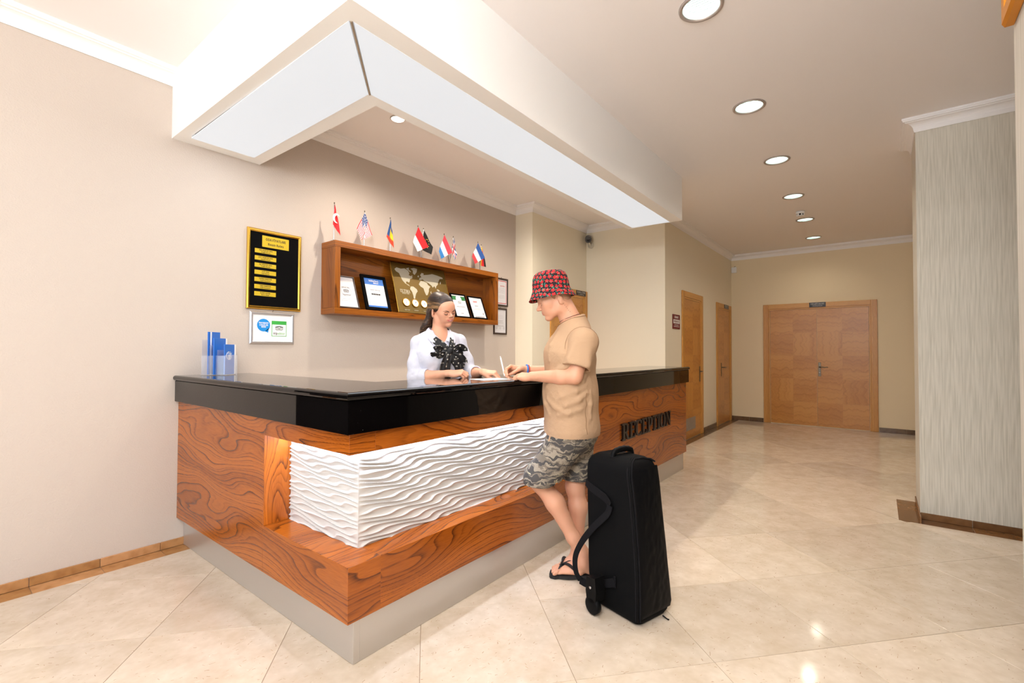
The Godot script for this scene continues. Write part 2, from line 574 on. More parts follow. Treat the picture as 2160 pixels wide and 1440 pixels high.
func build_floor() -> void:
	struct("floor_bed", bx(Vector3(-4.2, -0.12, -2.6), Vector3(FX + 0.2, -0.0022, 4.4)), M.grout)
	var fl := Node3D.new()
	fl.name = "floor"
	fl.set_meta("kind", "structure")
	add_child(fl)
	# square marble slabs laid on the diagonal
	var room := PackedVector2Array([Vector2(-4.0, WZ), Vector2(-0.81, WZ), Vector2(-0.81, WZ + 0.126), Vector2(4.2, WZ + 0.126), Vector2(BX, -0.44), Vector2(FX, -0.44), Vector2(FX, 3.0), Vector2(4.31, 3.0), Vector2(4.27, 1.767), Vector2(KX - 0.145, 1.767), Vector2(KX - 0.145, 4.2), Vector2(NX, 4.2), Vector2(NX, NZ), Vector2(-4.0, NZ)])
	var s := 0.602
	var a0 := deg_to_rad(41.7)
	var e1 := Vector2(cos(a0), sin(a0)) * s
	var e2 := Vector2(sin(a0), -cos(a0)) * s
	var rng := RandomNumberGenerator.new()
	rng.seed = 7
	var o0 := Vector2(1.46, 1.51)
	var g := 0.0011 / s
	for i in range(-16, 18):
		for j in range(-16, 16):
			var q := PackedVector2Array()
			for k in [[g, g], [1 - g, g], [1 - g, 1 - g], [g, 1 - g]]:
				q.append(o0 + e1 * (i + k[0]) + e2 * (j + k[1]))
			var c := (q[0] + q[2]) / 2
			var tint := rng.randi() % 4
			if c.x < -4.6 or c.x > 9 or c.y < -2.6 or c.y > 4.7:
				continue
			for piece in Geometry2D.intersect_polygons(q, room):
				if piece.size() < 3 or absf(poly_area(piece)) < 0.004:
					continue
				var top := []
				var bot := []
				var mid := Vector2.ZERO
				for p in piece:
					mid += p
				mid /= piece.size()
				var edge := []
				for p in piece:
					var pin: Vector2 = p + (mid - p).normalized() * 0.0012
					top.append(Vector3(pin.x, 0, pin.y))
					edge.append(Vector3(p.x, -0.0009, p.y))
					bot.append(Vector3(p.x, -0.012, p.y))
				var m := MB.new()
				m.face(top, Vector3.UP)
				for k in piece.size():
					var k2 := (k + 1) % piece.size()
					var mm: Vector3 = (edge[k] + edge[k2]) / 2 - Vector3(mid.x, 0, mid.y)
					m.face([top[k], top[k2], edge[k2], edge[k]], mm.normalized() + Vector3.UP)
					m.face([edge[k], edge[k2], bot[k2], bot[k]], mm)
				obj("floor_tile", m, M.marble[tint], fl)


func poly_area(p: PackedVector2Array) -> float:
	var s := 0.0
	for i in p.size():
		s += p[i].cross(p[(i + 1) % p.size()])
	return s / 2


func run_of_tiles(called: String, label_kind: String, a: Vector2, b: Vector2, inward: Vector2, h: float, strip: float, step: float, first: float, mats: Array) -> void:
	# a skirting of stone tiles along a wall and the flat border strip before it
	var sk := Node3D.new()
	sk.name = numbered(called)
	sk.set_meta("kind", "structure")
	add_child(sk)
	var d := (b - a).normalized()
	var len := (b - a).length()
	var t := 0.0
	var nxt := first
	var n := 0
	while t < len - 0.01:
		var e := minf(nxt, len)
		var p := a + d * (t + 0.0012)
		var q := a + d * (e - 0.0012)
		var w := q + inward * 0.010
		obj("skirting_tile", bx(Vector3(minf(p.x, w.x), 0.001, minf(p.y, w.y)), Vector3(maxf(p.x, w.x), h, maxf(p.y, w.y)), 0.0015), mats[n % mats.size()], sk)
		if strip > 0.0:
			var p2 := p + inward * 0.0105
			var w2 := q + inward * strip
			obj("border_tile", bx(Vector3(minf(p2.x, w2.x), -0.01, minf(p2.y, w2.y)), Vector3(maxf(p2.x, w2.x), 0.0004, maxf(p2.y, w2.y)), 0.0008), mats[(n + 1) % mats.size()], sk)
		t = e
		nxt = e + step
		n += 1


func build_baseboards() -> void:
	run_of_tiles("baseboard_left", "", Vector2(-0.81, WZ), Vector2(0.072, WZ), Vector2(0, 1), 0.05, 0.126, 0.296, 0.160, M.brown)
	run_of_tiles("baseboard_corridor", "", Vector2(BX, CZ), Vector2(5.69, CZ), Vector2(0, 1), 0.075, 0.12, 0.4, 0.3, M.brown_dark)
	run_of_tiles("baseboard_corridor", "", Vector2(6.69, CZ), Vector2(7.49, CZ), Vector2(0, 1), 0.075, 0.12, 0.4, 0.3, M.brown_dark)
	run_of_tiles("baseboard_far", "", Vector2(FX, CZ), Vector2(FX, -0.02), Vector2(-1, 0), 0.075, 0.0, 0.4, 0.3, M.brown_dark)
	run_of_tiles("baseboard_far", "", Vector2(FX, 1.65), Vector2(FX, 3.0), Vector2(-1, 0), 0.075, 0.0, 0.4, 0.34, M.brown_dark)
	run_of_tiles("baseboard_column", "", Vector2(KX, KZ), Vector2(KX, 4.2), Vector2(-1, 0), 0.05, 0.145, 0.3, 0.29, M.brown_deep)
	run_of_tiles("baseboard_column", "", Vector2(KX - 0.145, KZ), Vector2(4.29, KZ), Vector2(0, -1), 0.05, 0.133, 0.3, 0.34, M.brown_deep)
	# the strip of border in front of the doors
	var m := MB.new()
	for q in [[5.69, 6.69], [7.49, FX]]:
		m.span(Vector3(q[0] + 0.001, -0.01, CZ + 0.001), Vector3(q[1] - 0.001, 0.0004, CZ + 0.12), 0.0008)
	struct("trim_4", m, M.brown_dark[0])


func door(called: String, label: String, at: Vector3, turn: float, w: float, h: float, leaves: int, depth: float, sign_at = null) -> Node3D:
	# a flush door in a moulded frame; x along the wall, z out of the wall
	var t := Node3D.new()
	t.name = called
	t.set_meta("kind", "structure")
	add_child(t)
	t.position = at
	t.rotation.y = turn
	var fwid := 0.085
	# frame: outer architrave and inner stop
	for q in [[0.0, 0.0, fwid, h], [w - fwid, 0.0, w, h]]:
		obj("door_frame", bx(Vector3(q[0], q[1] + 0.002, 0.001), Vector3(q[2], q[3], 0.022), 0.003, Vector2(q[0] * 3, 0), true), M.beech, t)
		var s := 1.0 if q[0] == 0.0 else -1.0
		var e: float = q[2] if q[0] == 0.0 else q[0]
		obj("door_stop", bx(Vector3(minf(e, e + s * 0.024), 0.002, 0.001), Vector3(maxf(e, e + s * 0.024), h - fwid - 0.024, 0.013), 0.002, Vector2(0.4, 0), true), M.beech, t)
	obj("door_frame", bx(Vector3(fwid + 0.0005, h - fwid, 0.001), Vector3(w - fwid - 0.0005, h, 0.0215), 0.003, Vector2(0, 0.3)), M.beech, t)
	obj("door_stop", bx(Vector3(fwid, h - fwid - 0.024, 0.001), Vector3(w - fwid, h - fwid, 0.013), 0.002), M.beech, t)
	var x0 := fwid + 0.027
	var x1 := w - fwid - 0.027
	var lw := (x1 - x0) / leaves
	for k in leaves:
		var a := x0 + lw * k + 0.0015
		var b := x0 + lw * (k + 1) - 0.0015
		var leaf := Node3D.new()
		leaf.name = numbered("door_leaf", t)
		t.add_child(leaf, true)
		# the leaf is a chequer of veneer squares, grain turned from square to square
		var rows := 5
		var cols := 2
		obj("core", bx(Vector3(a, 0.012, 0.001), Vector3(b, h - fwid - 0.028, 0.007)), M.beech, leaf)
		for i in rows:
			for j in cols:
				var p := Vector3(lerpf(a, b, float(j) / cols), lerpf(0.012, h - fwid - 0.028, float(i) / rows), 0.0068)
				var q2 := Vector3(lerpf(a, b, float(j + 1) / cols), lerpf(0.012, h - fwid - 0.028, float(i + 1) / rows), 0.0085)
				var sw := (i % 2 == 1) and ((i / 2 + j + k) % 2 == 0)
				obj("veneer_panel", bx(p + Vector3(0.0002, 0.0002, 0), q2 - Vector3(0.0002, 0.0002, 0), 0.0003, Vector2(0.37 * i + 0.21 * j + 0.6 * k, 0.23 * i + 0.41 * j), sw), M.veneer_b, leaf)
	return t


func handle_set(t: Node3D, x: float, y: float, z: float, dir: float) -> void:
	var h := Node3D.new()
	h.name = numbered("door_handle", t)
	t.add_child(h, true)
	obj("handle_plate", bx(Vector3(x - 0.02, y - 0.15, z), Vector3(x + 0.02, y + 0.09, z + 0.006), 0.003), M.bronze, h)
	var m := MB.new()
	m.tube([Vector3(x, y + 0.01, z + 0.004), Vector3(x, y + 0.01, z + 0.045), Vector3(x + dir * 0.03, y + 0.012, z + 0.052), Vector3(x + dir * 0.08, y + 0.006, z + 0.05), Vector3(x + dir * 0.115, y + 0.012, z + 0.05), Vector3(x + dir * 0.125, y + 0.002, z + 0.05)], [0.009, 0.009, 0.0085, 0.007, 0.007, 0.005], 8)
	obj("lever", m, M.bronze, h)
	m = MB.new()
	m.xf = Transform3D(Basis(Vector3.RIGHT, PI / 2), Vector3(x, y - 0.09, z + 0.006))
	m.lathe([[0.0005, 0.0], [0.011, 0.0], [0.011, 0.004], [0.0005, 0.004]], 14, false)
	obj("lock", m, M.chrome, h)


func door_sign(t: Node3D, x: float, y: float, w: float, h: float, a: String, b: String) -> void:
	var s := obj("door_sign", bx(Vector3(x - w / 2, y - h / 2, 0.022), Vector3(x + w / 2, y + h / 2, 0.026), 0.001), M.sign_black, t)
	s.set_meta("label", "small black door sign with pale lettering")
	text("lettering", a, h * 0.34, Vector3(x, y + h * 0.17, 0.0262), M.sign_white, s, 0.0006, Vector3.ZERO, "Droid Serif", w * 0.84)
	text("lettering", b, h * 0.16, Vector3(x, y - h * 0.24, 0.0262), M.sign_white, s, 0.0006, Vector3.ZERO, "Droid Sans", w * 0.6)


func build_doors() -> void:
	var d := door("door_1", "", Vector3(5.696, 0, CZ), 0.0, 0.985, 2.165, 1, 0.0)
	handle_set(d, 0.985 - 0.16, 0.97, 0.0085, -1.0)
	var v := obj("vent_grille", bx(Vector3(0.17, 0.13, 0.0085), Vector3(0.60, 0.31, 0.012), 0.001), M.alu, d)
	for i in 9:
		obj("vent_slat", bx(Vector3(0.185, 0.142 + 0.018 * i, 0.012), Vector3(0.585, 0.151 + 0.018 * i, 0.016), 0.001), M.alu, v)
	d = door("door_2", "", Vector3(7.497, 0, CZ), 0.0, 1.0, 2.145, 1, 0.0)
	handle_set(d, 0.30, 1.0, 0.0085, 1.0)
	door_sign(d, 0.62, 2.105, 0.30, 0.07, "WC", "Restroom")
	d = door("door_3", "", Vector3(FX, 0, -0.014), -PI / 2, 1.656, 2.145, 2, 0.0)
	handle_set(d, 1.656 / 2 + 0.035, 1.02, 0.0085, 1.0)
	door_sign(d, 0.84, 2.105, 0.24, 0.082, "TOPLANTI SALONU", "Meeting Room")
	d = door("door_4", "", Vector3(4.07, 0, PZ), 0.0, 0.975, 2.158, 1, 0.0)
	handle_set(d, 0.16, 1.0, 0.0085, 1.0)
	door_sign(d, 0.78, 2.118, 0.27, 0.072, "SALON", "Lobby")

# ---------------------------------------------------------------- reception desk
const DX := 4.2555       # length of the desk front
const RX := 1.95         # where the recess in the front ends


func wave_h(s: float, y: float, nz: FastNoiseLite) -> float:
	var ph := y / 0.0255 + 0.45 * nz.get_noise_2d(s * 60.0, y * 120.0) + 0.30 * sin(TAU * s / 0.27 + y * 74.0 + 2.0 * nz.get_noise_2d(s * 40.0 + 50.0, y * 60.0)) + 0.35 * sin(TAU * s / 0.62 + y * 6.0)
	return 0.0110 * pow(1.0 - absf(sin(PI * ph)), 1.2)


func wave_panel(t: Node3D, a: float, b: float, at: Callable, sg: float, shift: float) -> void:
	var nz := noise(0.03, 17, 2)
	var m := MB.new()
	var y0 := 0.413
	var y1 := 0.90
	var nu := int((b - a) / 0.011)
	m.grid(nu, 170, func(u, w): return at.call(lerpf(a, b, u), lerpf(y0, y1, w), wave_h(lerpf(a, b, u) + shift, lerpf(y0, y1, w), nz)), sg)
	obj("wave_panel", m, M.wave, t)


func build_desk() -> void:
	var t := thing("reception_desk", "L-shaped wooden reception desk with a white rippled panel, steel plinth and black RECEPTION letters", "reception desk")
	var w := 0.0294
	var wb := 0.185
	var lt := 0.413
	var rt := 0.8635
	var mb := 0.950
	var rd := 0.166
	# carcass behind the panels
	obj("carcass", bx(Vector3(0.19, 0.06, WZ + 0.002), Vector3(0.46, 1.078, -0.20)), M.white, t)
	obj("carcass", bx(Vector3(0.19, 0.06, -0.42), Vector3(DX - 0.06, 1.078, -0.19)), M.white, t)
	# veneered panels
	obj("side_panel", bx(Vector3(w, wb, WZ + 0.001), Vector3(0.188, mb, -0.7705), 0.001, Vector2(0.93, 0.06)), M.rose, t)
	var rp := obj("return_panel", bx(Vector3(w + 0.001, lt + 0.0005, -0.770), Vector3(rd + 0.012, rt - 0.0005, -0.767), 0.0005, Vector2(0.1, 0.40), true), M.rose_up, t)
	rp.set_meta("label", "narrow upright veneer strip with steep grain")
	obj("upper_band", bx(Vector3(w, rt, -0.770), Vector3(rd - 0.012, mb, -w), 0.001, Vector2(0.93, 0.06)), M.rose, t)
	obj("upper_band", bx(Vector3(rd - 0.012, rt, -0.150), Vector3(RX, mb, -w), 0.001, Vector2(1.45, 0.04)), M.rose, t)
	obj("ledge", bx(Vector3(w, wb, -0.770), Vector3(0.188, lt, -w), 0.0012, Vector2(0.93, 0.06)), M.rose, t)
	obj("ledge", bx(Vector3(0.188, wb, -0.188), Vector3(RX, lt, -w), 0.0012, Vector2(1.62, 0.02)), M.rose, t)
	obj("front_panel", bx(Vector3(RX, wb, -0.188), Vector3(DX - w, mb, -w), 0.001, Vector2(1.1, 0.03)), M.rose, t)
	# the rippled white panels set back in the recess
	wave_panel(t, -0.768, -rd, func(s, y, h): return Vector3(rd + 0.001 - h * clampf((-rd - s) / 0.03, 0, 1), y, s), 1.0, 4.0)
	wave_panel(t, rd, RX, func(s, y, h): return Vector3(s, y, -rd - 0.001 + h * clampf((s - rd) / 0.03, 0, 1)), 1.0, 0.0)
	# lamp strips hidden behind the upper band
	obj("strip_light", bx(Vector3(0.110, rt - 0.004, -0.75), Vector3(0.135, rt - 0.0005, -0.16), 0.0), M.strip_glow, t)
	obj("strip_light", bx(Vector3(0.16, rt - 0.004, -0.135), Vector3(RX - 0.02, rt - 0.0005, -0.110), 0.0), M.strip_glow, t)
	area("strip_lamp", Vector3(0.120, rt - 0.006, -0.46), Vector2(0.02, 0.58), E_STRIP * 0.33, t, Vector3(-PI / 2, 0, 0), Color(0.87, 0.92, 1.0))
	area("strip_lamp", Vector3(1.05, rt - 0.006, -0.122), Vector2(1.76, 0.02), E_STRIP, t, Vector3(-PI / 2, 0, 0), Color(0.87, 0.92, 1.0))
	# brushed steel plinth
	obj("plinth", bx(Vector3(0.0695, 0.001, WZ + 0.001), Vector3(0.10, wb - 0.0005, -0.0494), 0.001), M.steel, t)
	obj("plinth", bx(Vector3(0.1003, 0.001, -0.09), Vector3(DX - 0.0695, wb - 0.0005, -0.0494), 0.001), M.steel, t)
	# raised letters
	var word := "RECEPTION"
	var x := 2.55
	for i in word.length():
		var big := i == 0
		var adv: float = [0.150, 0.125, 0.138, 0.125, 0.122, 0.128, 0.072, 0.145, 0.150][i]
		var l := text("letter", word[i], 0.134, Vector3(x + adv / 2 - 0.006, 0.612 - i * 0.0008, -w + 0.009), M.letter_black, t, 0.018, Vector3.ZERO, "Droid Serif", adv * 0.93, true)
		l.position.y = 0.612
		x += adv
	# the stone top with its apron
	var r := 0.017
	var prof := [[-0.47, 1.12], [-0.013, 1.12]]
	for i in range(1, 8):
		var a := PI / 2 - PI * i / 8
		prof.append([-0.013 + r * cos(a), 1.103 + r * sin(a)])
	prof.append_array([[-0.013, 1.086], [-0.008, 1.084], [-0.008, 0.951], [-0.028, 0.951], [-0.028, 1.079], [-0.47, 1.079]])
	var c := thing("countertop", "polished black granite countertop with a deep apron on the L-shaped desk", "countertop")
	var m := MB.new()
	m.sweep(prof, [Vector2(0, WZ + 0.001), Vector2(0, 0), Vector2(DX, 0)])
	obj("slab", m, M.granite, c)
	obj("end_apron", bx(Vector3(DX - 0.022, 0.951, -0.46), Vector3(DX - 0.002, 1.084, -0.0285), 0.001), M.granite, c)

# ---------------------------------------------------------------- things on the wall behind the desk
func frame_of(called: String, m: Material, parent: Node, w: float, h: float, b: float, d: float, bev := 0.003) -> Node3D:
	# four mitred bars round an opening, centred, lying in xy, back at z = 0
	var f := MB.new()
	var o := [Vector2(-w / 2, -h / 2), Vector2(w / 2, -h / 2), Vector2(w / 2, h / 2), Vector2(-w / 2, h / 2)]
	var rings := []
	for lay in [[0.0, 0.0], [0.0, d - bev], [bev, d], [b - bev, d], [b, d - bev], [b, 0.0]]:
		var ring := []
		for p in o:
			ring.append(Vector3(p.x - signf(p.x) * lay[0], p.y - signf(p.y) * lay[0], lay[1]))
		rings.append(ring)
	for i in rings.size() - 1:
		for j in 4:
			var k := (j + 1) % 4
			var mid: Vector3 = (rings[i][j] + rings[i][k]) / 2
			var outw := Vector3(mid.x, mid.y, 0).normalized()
			var dir := outw if i < 2 else -outw
			if i == 2:
				dir = Vector3.BACK
			if i == 1:
				dir = outw + Vector3.BACK
			if i == 3:
				dir = -outw + Vector3.BACK
			f.face([rings[i][j], rings[i][k], rings[i + 1][k], rings[i + 1][j]], dir)
	return obj(called, f, m, parent)


func lines(t: Node, x0: float, x1: float, y: float, n: int, dy: float, z: float, m: Material, h := 0.0022, center := true, sd := 1) -> void:
	# unreadably small print: one part of thin dashes
	var r := RandomNumberGenerator.new()
	r.seed = sd
	var b := MB.new()
	for i in n:
		var w := (x1 - x0) * r.randf_range(0.55, 1.0)
		var c := (x0 + x1) / 2 if center else x0 + w / 2
		var x := c - w / 2
		while x < c + w / 2:
			var e := r.randf_range(0.004, 0.011)
			b.span(Vector3(x, y - dy * i - h / 2, z), Vector3(minf(x + e, c + w / 2), y - dy * i + h / 2, z + 0.0004))
			x += e + 0.003
	var o := obj("fine_print", b, m, t)
	o.set_meta("kind", "stuff")


func disc(called: String, r: float, at: Vector3, m: Material, t: Node, d := 0.0006, seg := 24) -> MeshInstance3D:
	var p := PackedVector2Array()
	for i in seg:
		p.append(Vector2(cos(TAU * i / seg), sin(TAU * i / seg)) * r)
	var b := MB.new()
	b.prism(p, 0, d)
	var o := obj(called, b, m, t)
	o.position = at
	return o


func ring_mark(called: String, r: float, w: float, at: Vector3, m: Material, t: Node, d := 0.0008) -> void:
	var b := MB.new()
	b.xf = Transform3D(Basis(Vector3.RIGHT, PI / 2), Vector3.ZERO)
	b.lathe([[r - w, 0.0], [r - w, d], [r, d], [r, 0.0]], 28, false)
	obj(called, b, m, t).position = at


func owl_mark(t: Node, at: Vector3, s: float, m: Material) -> void:
	# the two-eyed round mark printed on the cards
	var o := Node3D.new()
	o.name = numbered("printed_mark", t)
	t.add_child(o, true)
	o.position = at
	for k in [-1, 1]:
		ring_mark("eye_ring", s * 0.46, s * 0.09, Vector3(k * s * 0.5, 0, 0), m, o)
		ring_mark("eye_ring", s * 0.22, s * 0.07, Vector3(k * s * 0.5, 0, 0), m, o)
	var b := MB.new()
	b.prism(PackedVector2Array([Vector2(-1.15, 0.42), Vector2(-0.75, 0.50), Vector2(0, 0.66), Vector2(0.75, 0.50), Vector2(1.15, 0.42), Vector2(0.9, 0.34), Vector2(0, 0.50), Vector2(-0.9, 0.34)].map(func(p): return p * s)), 0, 0.0008)
	obj("brow", b, m, o)
	b = MB.new()
	b.prism(PackedVector2Array([Vector2(-0.09, -0.30), Vector2(0, -0.5), Vector2(0.09, -0.30), Vector2(0, -0.2)].map(func(p): return p * s)), 0, 0.0008)
	obj("beak", b, m, o)


func build_wall_things() -> void:
	# board with the room rates
	var t := thing("rate_board", "black room rates board in a polished brass frame with yellow name plates", "notice board", Vector3(0.642, 1.895, WZ + 0.001))
	frame_of("frame", M.gold, t, 0.408, 0.60, 0.024, 0.022, 0.008)
	obj("felt", bx(Vector3(-0.185, -0.281, 0.001), Vector3(0.185, 0.281, 0.010)), M.matt_black, t)
	var pl := obj("header_plate", bx(Vector3(-0.098, 0.170, 0.010), Vector3(0.104, 0.256, 0.0125), 0.001), M.gold_plate, t)
	text("lettering", "ODA FİYATLARI", 0.019, Vector3(0.003, 0.229, 0.0127), M.ink, pl, 0.0006, Vector3.ZERO, "Droid Sans", 0.150, true)
	text("lettering", "Room Rates", 0.018, Vector3(0.003, 0.194, 0.0127), M.ink, pl, 0.0006, Vector3.ZERO, "Droid Sans", 0.118, true)
	var rows := [["TEK KİŞİLİK ODA", "Single Room"], ["ÇİFT KİŞİLİK ODA", "Double Room"], ["ÜÇ KİŞİLİK ODA", "Triple Room"], ["SUİT ODA", "Suit Room"], ["YARIM PANSİYON", "Half Pansion"], ["TAM PANSİYON", "Full Pansion"], ["İLAVE YATAK", "Extra Bed"]]
	for i in 7:
		var y := 0.136 - 0.0535 * i
		var r := obj("name_plate", bx(Vector3(-0.150, y - 0.016, 0.010), Vector3(0.008, y + 0.016, 0.012), 0.0008), M.gold_plate, t)
		text("lettering", rows[i][0], 0.0095, Vector3(-0.071, y + 0.0065, 0.0122), M.ink, r, 0.0005, Vector3.ZERO, "Droid Sans", 0.100 * rows[i][0].length() / 15.0, true)
		text("lettering", rows[i][1], 0.0085, Vector3(-0.071, y - 0.0075, 0.0122), M.ink, r, 0.0005, Vector3.ZERO, "Droid Sans", 0.068 * rows[i][1].length() / 11.0, true)
	# silver frame below it
	t = thing("silver_frame", "silver snap frame with a blue bubble and a green card below the rates board", "picture frame", Vector3(0.632, 1.456, WZ + 0.001))
	frame_of("frame", M.silver, t, 0.334, 0.243, 0.026, 0.015, 0.009)
	obj("sheet", bx(Vector3(-0.146, -0.10, 0.001), Vector3(0.146, 0.10, 0.006)), M.white, t)
	var bub := disc("speech_bubble", 0.048, Vector3(-0.067, 0.020, 0.006), M.sky, t)
	var tail := MB.new()
	tail.prism(PackedVector2Array([Vector2(0.010, -0.046), Vector2(0.034, -0.056), Vector2(0.040, -0.020)]), 0, 0.0006)
	obj("bubble_tail", tail, M.sky, bub)
	text("lettering", "foursquare", 0.013, Vector3(0, 0.018, 0.0008), M.white, bub, 0.0006, Vector3.ZERO, "Droid Sans", 0.070, true)
	text("lettering", "CHECK IN", 0.012, Vector3(0, 0.001, 0.0008), M.white, bub, 0.0006, Vector3.ZERO, "Droid Sans", 0.062, true)
	text("lettering", "HERE", 0.012, Vector3(0, -0.013, 0.0008), M.white, bub, 0.0006, Vector3.ZERO, "Droid Sans", 0.034, true)
	var card := obj("green_card", bx(Vector3(-0.008, -0.062, 0.006), Vector3(0.106, 0.056, 0.0066)), M.green, t)
	obj("card_face", bx(Vector3(-0.004, -0.058, 0.0064), Vector3(0.102, 0.028, 0.0072)), M.white, card)
	owl_mark(t, Vector3(0.049, -0.002, 0.0074), 0.030, M.ink)
	text("lettering", "trip", 0.017, Vector3(0.020, -0.040, 0.0075), M.ink, card, 0.0006, Vector3.ZERO, "Droid Sans", 0.030, true)
	text("lettering", "advisor", 0.017, Vector3(0.066, -0.040, 0.0075), M.green, card, 0.0006, Vector3.ZERO, "Droid Sans", 0.056)
	var hk := MB.new()
	hk.tube([Vector3(0.0, 0.120, 0.004), Vector3(0.0, 0.131, 0.006), Vector3(0.006, 0.136, 0.005)], 0.002, 6)
	obj("hook", hk, M.bronze, t)
	build_shelf()
	# framed certificates beside the shelf
	for i in 2:
		var up := i == 0
		t = thing("wall_certificate", ["framed certificate with a red border, upper one beside the wall shelf", "framed plain white certificate, lower one beside the wall shelf"][i], "certificate", Vector3(3.387 if up else 3.367, 2.008 if up else 1.651, WZ + 0.001), 0.0, "certificates beside the shelf")
		frame_of("frame", M.frame_dark, t, 0.252, 0.345 if up else 0.323, 0.020, 0.014)
		obj("sheet", bx(Vector3(-0.108, -0.155 if up else -0.144, 0.001), Vector3(0.108, 0.155 if up else 0.144, 0.005)), M.paper, t)
		if up:
			frame_of("red_border", M.red, t, 0.196, 0.280, 0.007, 0.0056, 0.0001)
			text("lettering", "SERTİFİKA", 0.014, Vector3(0.02, 0.075, 0.0053), M.red, t, 0.0005)
			lines(t, -0.07, 0.08, 0.05, 5, 0.014, 0.0052, M.grey)
			lines(t, -0.07, 0.08, -0.04, 4, 0.012, 0.0052, M.grey)
		else:
			lines(t, -0.07, 0.07, 0.07, 3, 0.018, 0.0052, M.grey)
			lines(t, -0.08, 0.08, 0.01, 4, 0.012, 0.0052, M.ink)
			lines(t, -0.09, 0.09, -0.05, 2, 0.014, 0.0052, M.ink)
			for k in 3:
				ring_mark("seal", 0.013, 0.003, Vector3(-0.07 + 0.07 * k, -0.085, 0.0052), M.grey, t)
		var hk2 := MB.new()
		hk2.tube([Vector3(0, (0.172 if up else 0.161), 0.006), Vector3(0, (0.183 if up else 0.172), 0.008)], 0.004, 6)
		obj("hook", hk2, M.bronze, t)


func stand_card(called: String, label: String, x0: float, x1: float, yb: float, yt: float, group: String, zb := -1.835, zt := -1.945) -> Node3D:
	# a framed card leaning on the shelf back; local x right, y up along the card, z out of it
	var t := thing(called, label, "certificate", Vector3((x0 + x1) / 2, yb, zb), 0.0, group)
	t.rotation.x = -atan2(zb - zt, yt - yb)
	return t


